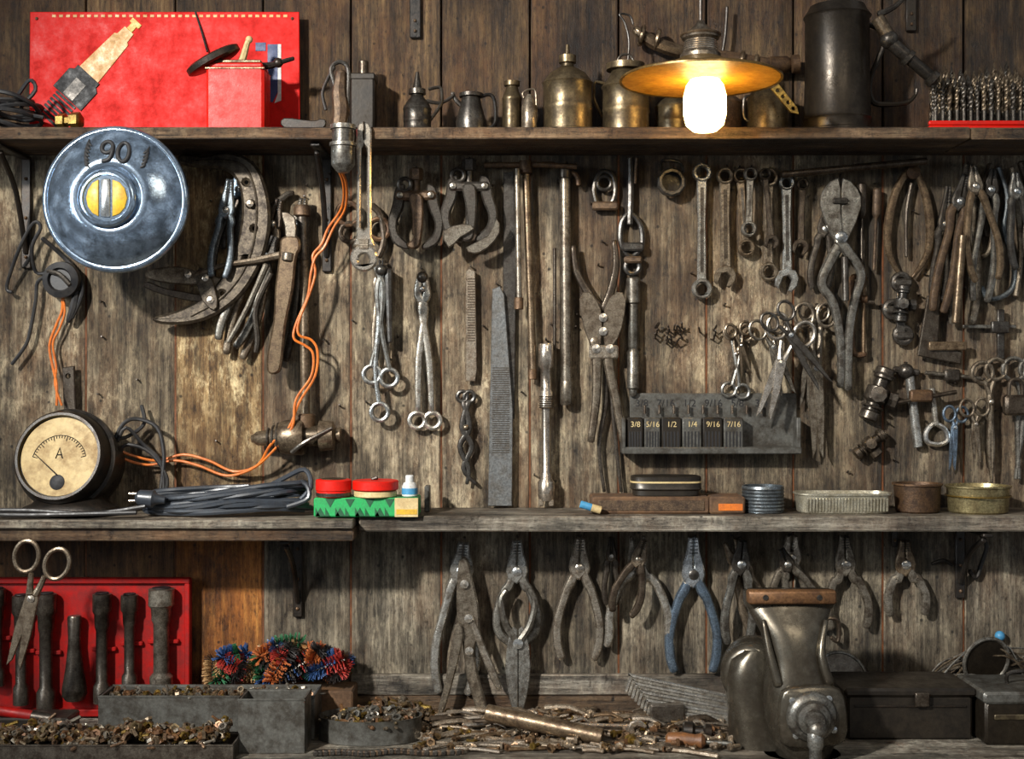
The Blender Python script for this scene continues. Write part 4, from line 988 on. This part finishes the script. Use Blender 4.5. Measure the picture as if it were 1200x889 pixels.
o=Ob('wooden_handle_screwdriver',136); bb=bs(BENV,136); o.lathe([(4,0),(8,3),(9,20),(7,34),(9,42),(5,46)],(780,bb-9),'handle',axis=(1,.0,.2)); o.cyl((826,bb-8,9),2.6,30,'steel2',axis=(1,.02,.2)); o.cyl((750,bb-7,-5),3,32,'dark',axis=(1,0,.2)); o.done()
o=Ob('ball_pein_hammer_head',112); bb=bs(BENV,112); o.lathe([(9,0),(11,2),(11,12),(7,15),(7,24),(10,27),(8,34)],(800,bb-11),'black',axis=(1,.0,.2)); o.done()

# ------------------------------------------------------------ vise
o=Ob('bench_vise',150); bb=bs(BENV,150)
o.loft([(690,924,50,0,14),(692,924,52,0,17),(705,924,52,0,17),(710,924,50,0,15)],'vise',p=6)
o.box(872,687,974,703,14,27,'jaw',2); o.box(874,688.5,972,692,12,16,'bright',1)
for q in (892,954): o.lathe([(3.5,0),(3,1),(.01,1)],(q,695,27),'dark',axis=(0,0,1),seg=10)
o.loft([(702,924,50,0,18),(712,924,49,2,20),(724,925,43,5,25),(740,927,36,8,29),(762,928,32,10,32),(780,930,33,12,34),(798,933,40,14,36),(822,937,44,14,38),(848,938,42,14,38),(868,938,34,12,34),(880,938,30,10,30),(bb,938,44,6,34)],'vise',p=2.5,seg=44)
o.tube([(890,722,24),(896,760,34),(904,792,40)],[3,5,6],'vise'); o.tube([(962,722,24),(954,758,36),(962,790,42)],[3,5,6],'vise')
o.lathe([(20,-40),(34,-36),(40,-26),(40,-8),(36,0),(38,4),(37,14),(30,19),(20,20)],(888,794,-30),'vise',axis=(-.3,0,1),seg=36)
o.loft([(764,892,20,-30,24),(776,886,28,-30,28),(800,884,30,-30,30),(836,890,32,-30,30),(bb,900,40,-30,34)],'vise',p=2.4)
o.plate([(903,806),(914,792),(960,790),(976,804),(979,842),(966,858),(914,860),(902,846)],10,'vise',w=46,sm=2,bev=3)
o.lathe([(28,0),(29,3),(26,8),(20,10),(18,16),(12,18),(10,24),(.01,26)],(938,824,54),'steel2',axis=(0,0,1),seg=32)
for a in (.6,2.2,3.9,5.4): o.lathe([(4,0),(4,3),(.01,4)],(938+26*math.cos(a)*1.15,824+26*math.sin(a),55),'bright',axis=(0,0,1),seg=10)
o.lathe([(8,0),(9,2),(9,16),(7,20),(7,60),(11,62),(11,70)],(938,836,74),'steel',axis=(0,1,0),seg=18)
o.ball((940,834,72),12,'steel2')
o.done(ang=50)

# ------------------------------------------------------------ right side boxes
o=Ob('black_toolbox',80); bb=bs(BENV,80)
o.box(984,bb-52,1128,bb,-46,34,'tool',3); o.box(980,bb-60,1132,bb-50,-48,38,'tool',3)
o.box(992,bb-40,1120,bb-38,34,36,'black',.5); o.box(1060,bb-56,1076,bb-40,38,42,'dark',1); o.done()
o=Ob('metal_cash_box',96); bb=bs(BENV,96)
o.box(1140,bb-50,1290,bb,-40,40,'jug',3); o.box(1137,bb-62,1294,bb-48,-44,44,'grey',3); o.box(1150,bb-36,1280,bb-30,40,42,'bronze',1)
o.tube([(1180,bb-62,0),(1184,bb-76,4),(1240,bb-76,4),(1246,bb-62,0)],2.4,'dark'); o.done()
o=Ob('wire_sieve',36)
o.torus((1152,772,10),28,2.4,'steel2',axis=(.2,.2,1),seg=36); o.lathe([(26,0),(25,-3),(20,-5),(.01,-6)],(1152,772,10),'jug',axis=(.2,.2,1),seg=30)
for i in range(16):
    o.tube([(1090+U(-6,10),800+U(-3,3),U(-20,4)),(1120+U(-10,10),784+U(-14,6),U(-20,10)),(1165+U(-15,10),762+U(-10,22),U(-20,10)),(1206+U(-6,10),786+U(-30,10),U(-20,4))],1.1,random.choice(['steel','dark','brown']),seg=5)
for x in (1100,1130,1185): o.torus((x,796+U(-6,0),-8),20,1.4,'steel2',axis=(0,1,.3),seg=24,sg=5)
o.done()
o=Ob('steel_bowl_rim',30); o.torus((985,792,4),30,2,'steel2',axis=(.1,-.5,1),seg=36); o.lathe([(29,0),(24,-8),(14,-14),(.01,-16)],(985,792,4),'dark',axis=(.1,-.5,1),seg=36); o.done()
o=Ob('hanging_blue_knob',6); o.ball((1171,744,2),6,'skyb',seg=12); o.cyl((1171,744,-5),2,8,'dark',axis=(0,0,1)); o.done()

# ------------------------------------------------------------ camera, lights, world
cam=bpy.data.cameras.new('camera'); co=bpy.data.objects.new('camera',cam); scn.collection.objects.link(co)
co.location=(0,-D*S,H); co.rotation_euler=(math.radians(90),0,0)
cam.sensor_width=36; cam.lens=36*D/1200.0; scn.camera=co
cam.clip_start=0.05
def area_light(name,loc,tgt,size,power,col,sy=None):
    l=bpy.data.lights.new(name,'AREA'); l.energy=power; l.color=col; l.size=size
    if sy: l.shape='RECTANGLE'; l.size_y=sy
    ob=bpy.data.objects.new(name,l); scn.collection.objects.link(ob); ob.location=loc
    ob.rotation_euler=(Vector(tgt)-Vector(loc)).to_track_quat('-Z','Y').to_euler(); return ob
area_light('window_daylight',(-2.7,-2.6,2.2),(0.0,0,1.4),0.7,34,(0.84,0.93,1.0),1.1)
area_light('workshop_soft_light',(0.9,-2.9,2.9),(0.2,0,1.3),0.9,12,(1.0,0.88,0.70))
l=bpy.data.lights.new('added_key_spot','SPOT'); l.energy=960; l.color=(1.0,0.965,0.90); l.spot_size=math.radians(45); l.spot_blend=1.0; l.shadow_soft_size=0.10  # added key spot, no fixture here; its soft cone leaves the corners darker
ob=bpy.data.objects.new('added_key_spot',l); scn.collection.objects.link(ob); ob.location=(-1.75,-2.75,2.95)
ob.rotation_euler=(Vector((0.08,0,1.42))-ob.location).to_track_quat('-Z','Y').to_euler()
w=bpy.data.worlds.new('world'); scn.world=w; w.use_nodes=True; nt=w.node_tree; bg=nt.nodes['Background']
tc=nt.nodes.new('ShaderNodeTexCoord'); nz=nt.nodes.new('ShaderNodeTexNoise'); nz.inputs['Scale'].default_value=4.5; nz.inputs['Detail'].default_value=5
nt.links.new(tc.outputs['Generated'],nz.inputs['Vector'])
r=ramp(nt,nz.outputs['Fac'],[(.40,(0.05,0.06,0.08,1)),(.47,(0.30,0.35,0.42,1)),(.53,(0.5,0.56,0.62,1)),(.59,(1.9,1.9,1.9,1))])
nt.links.new(r.outputs[0],bg.inputs['Color']); bg.inputs['Strength'].default_value=0.33
scn.view_settings.view_transform='Standard'
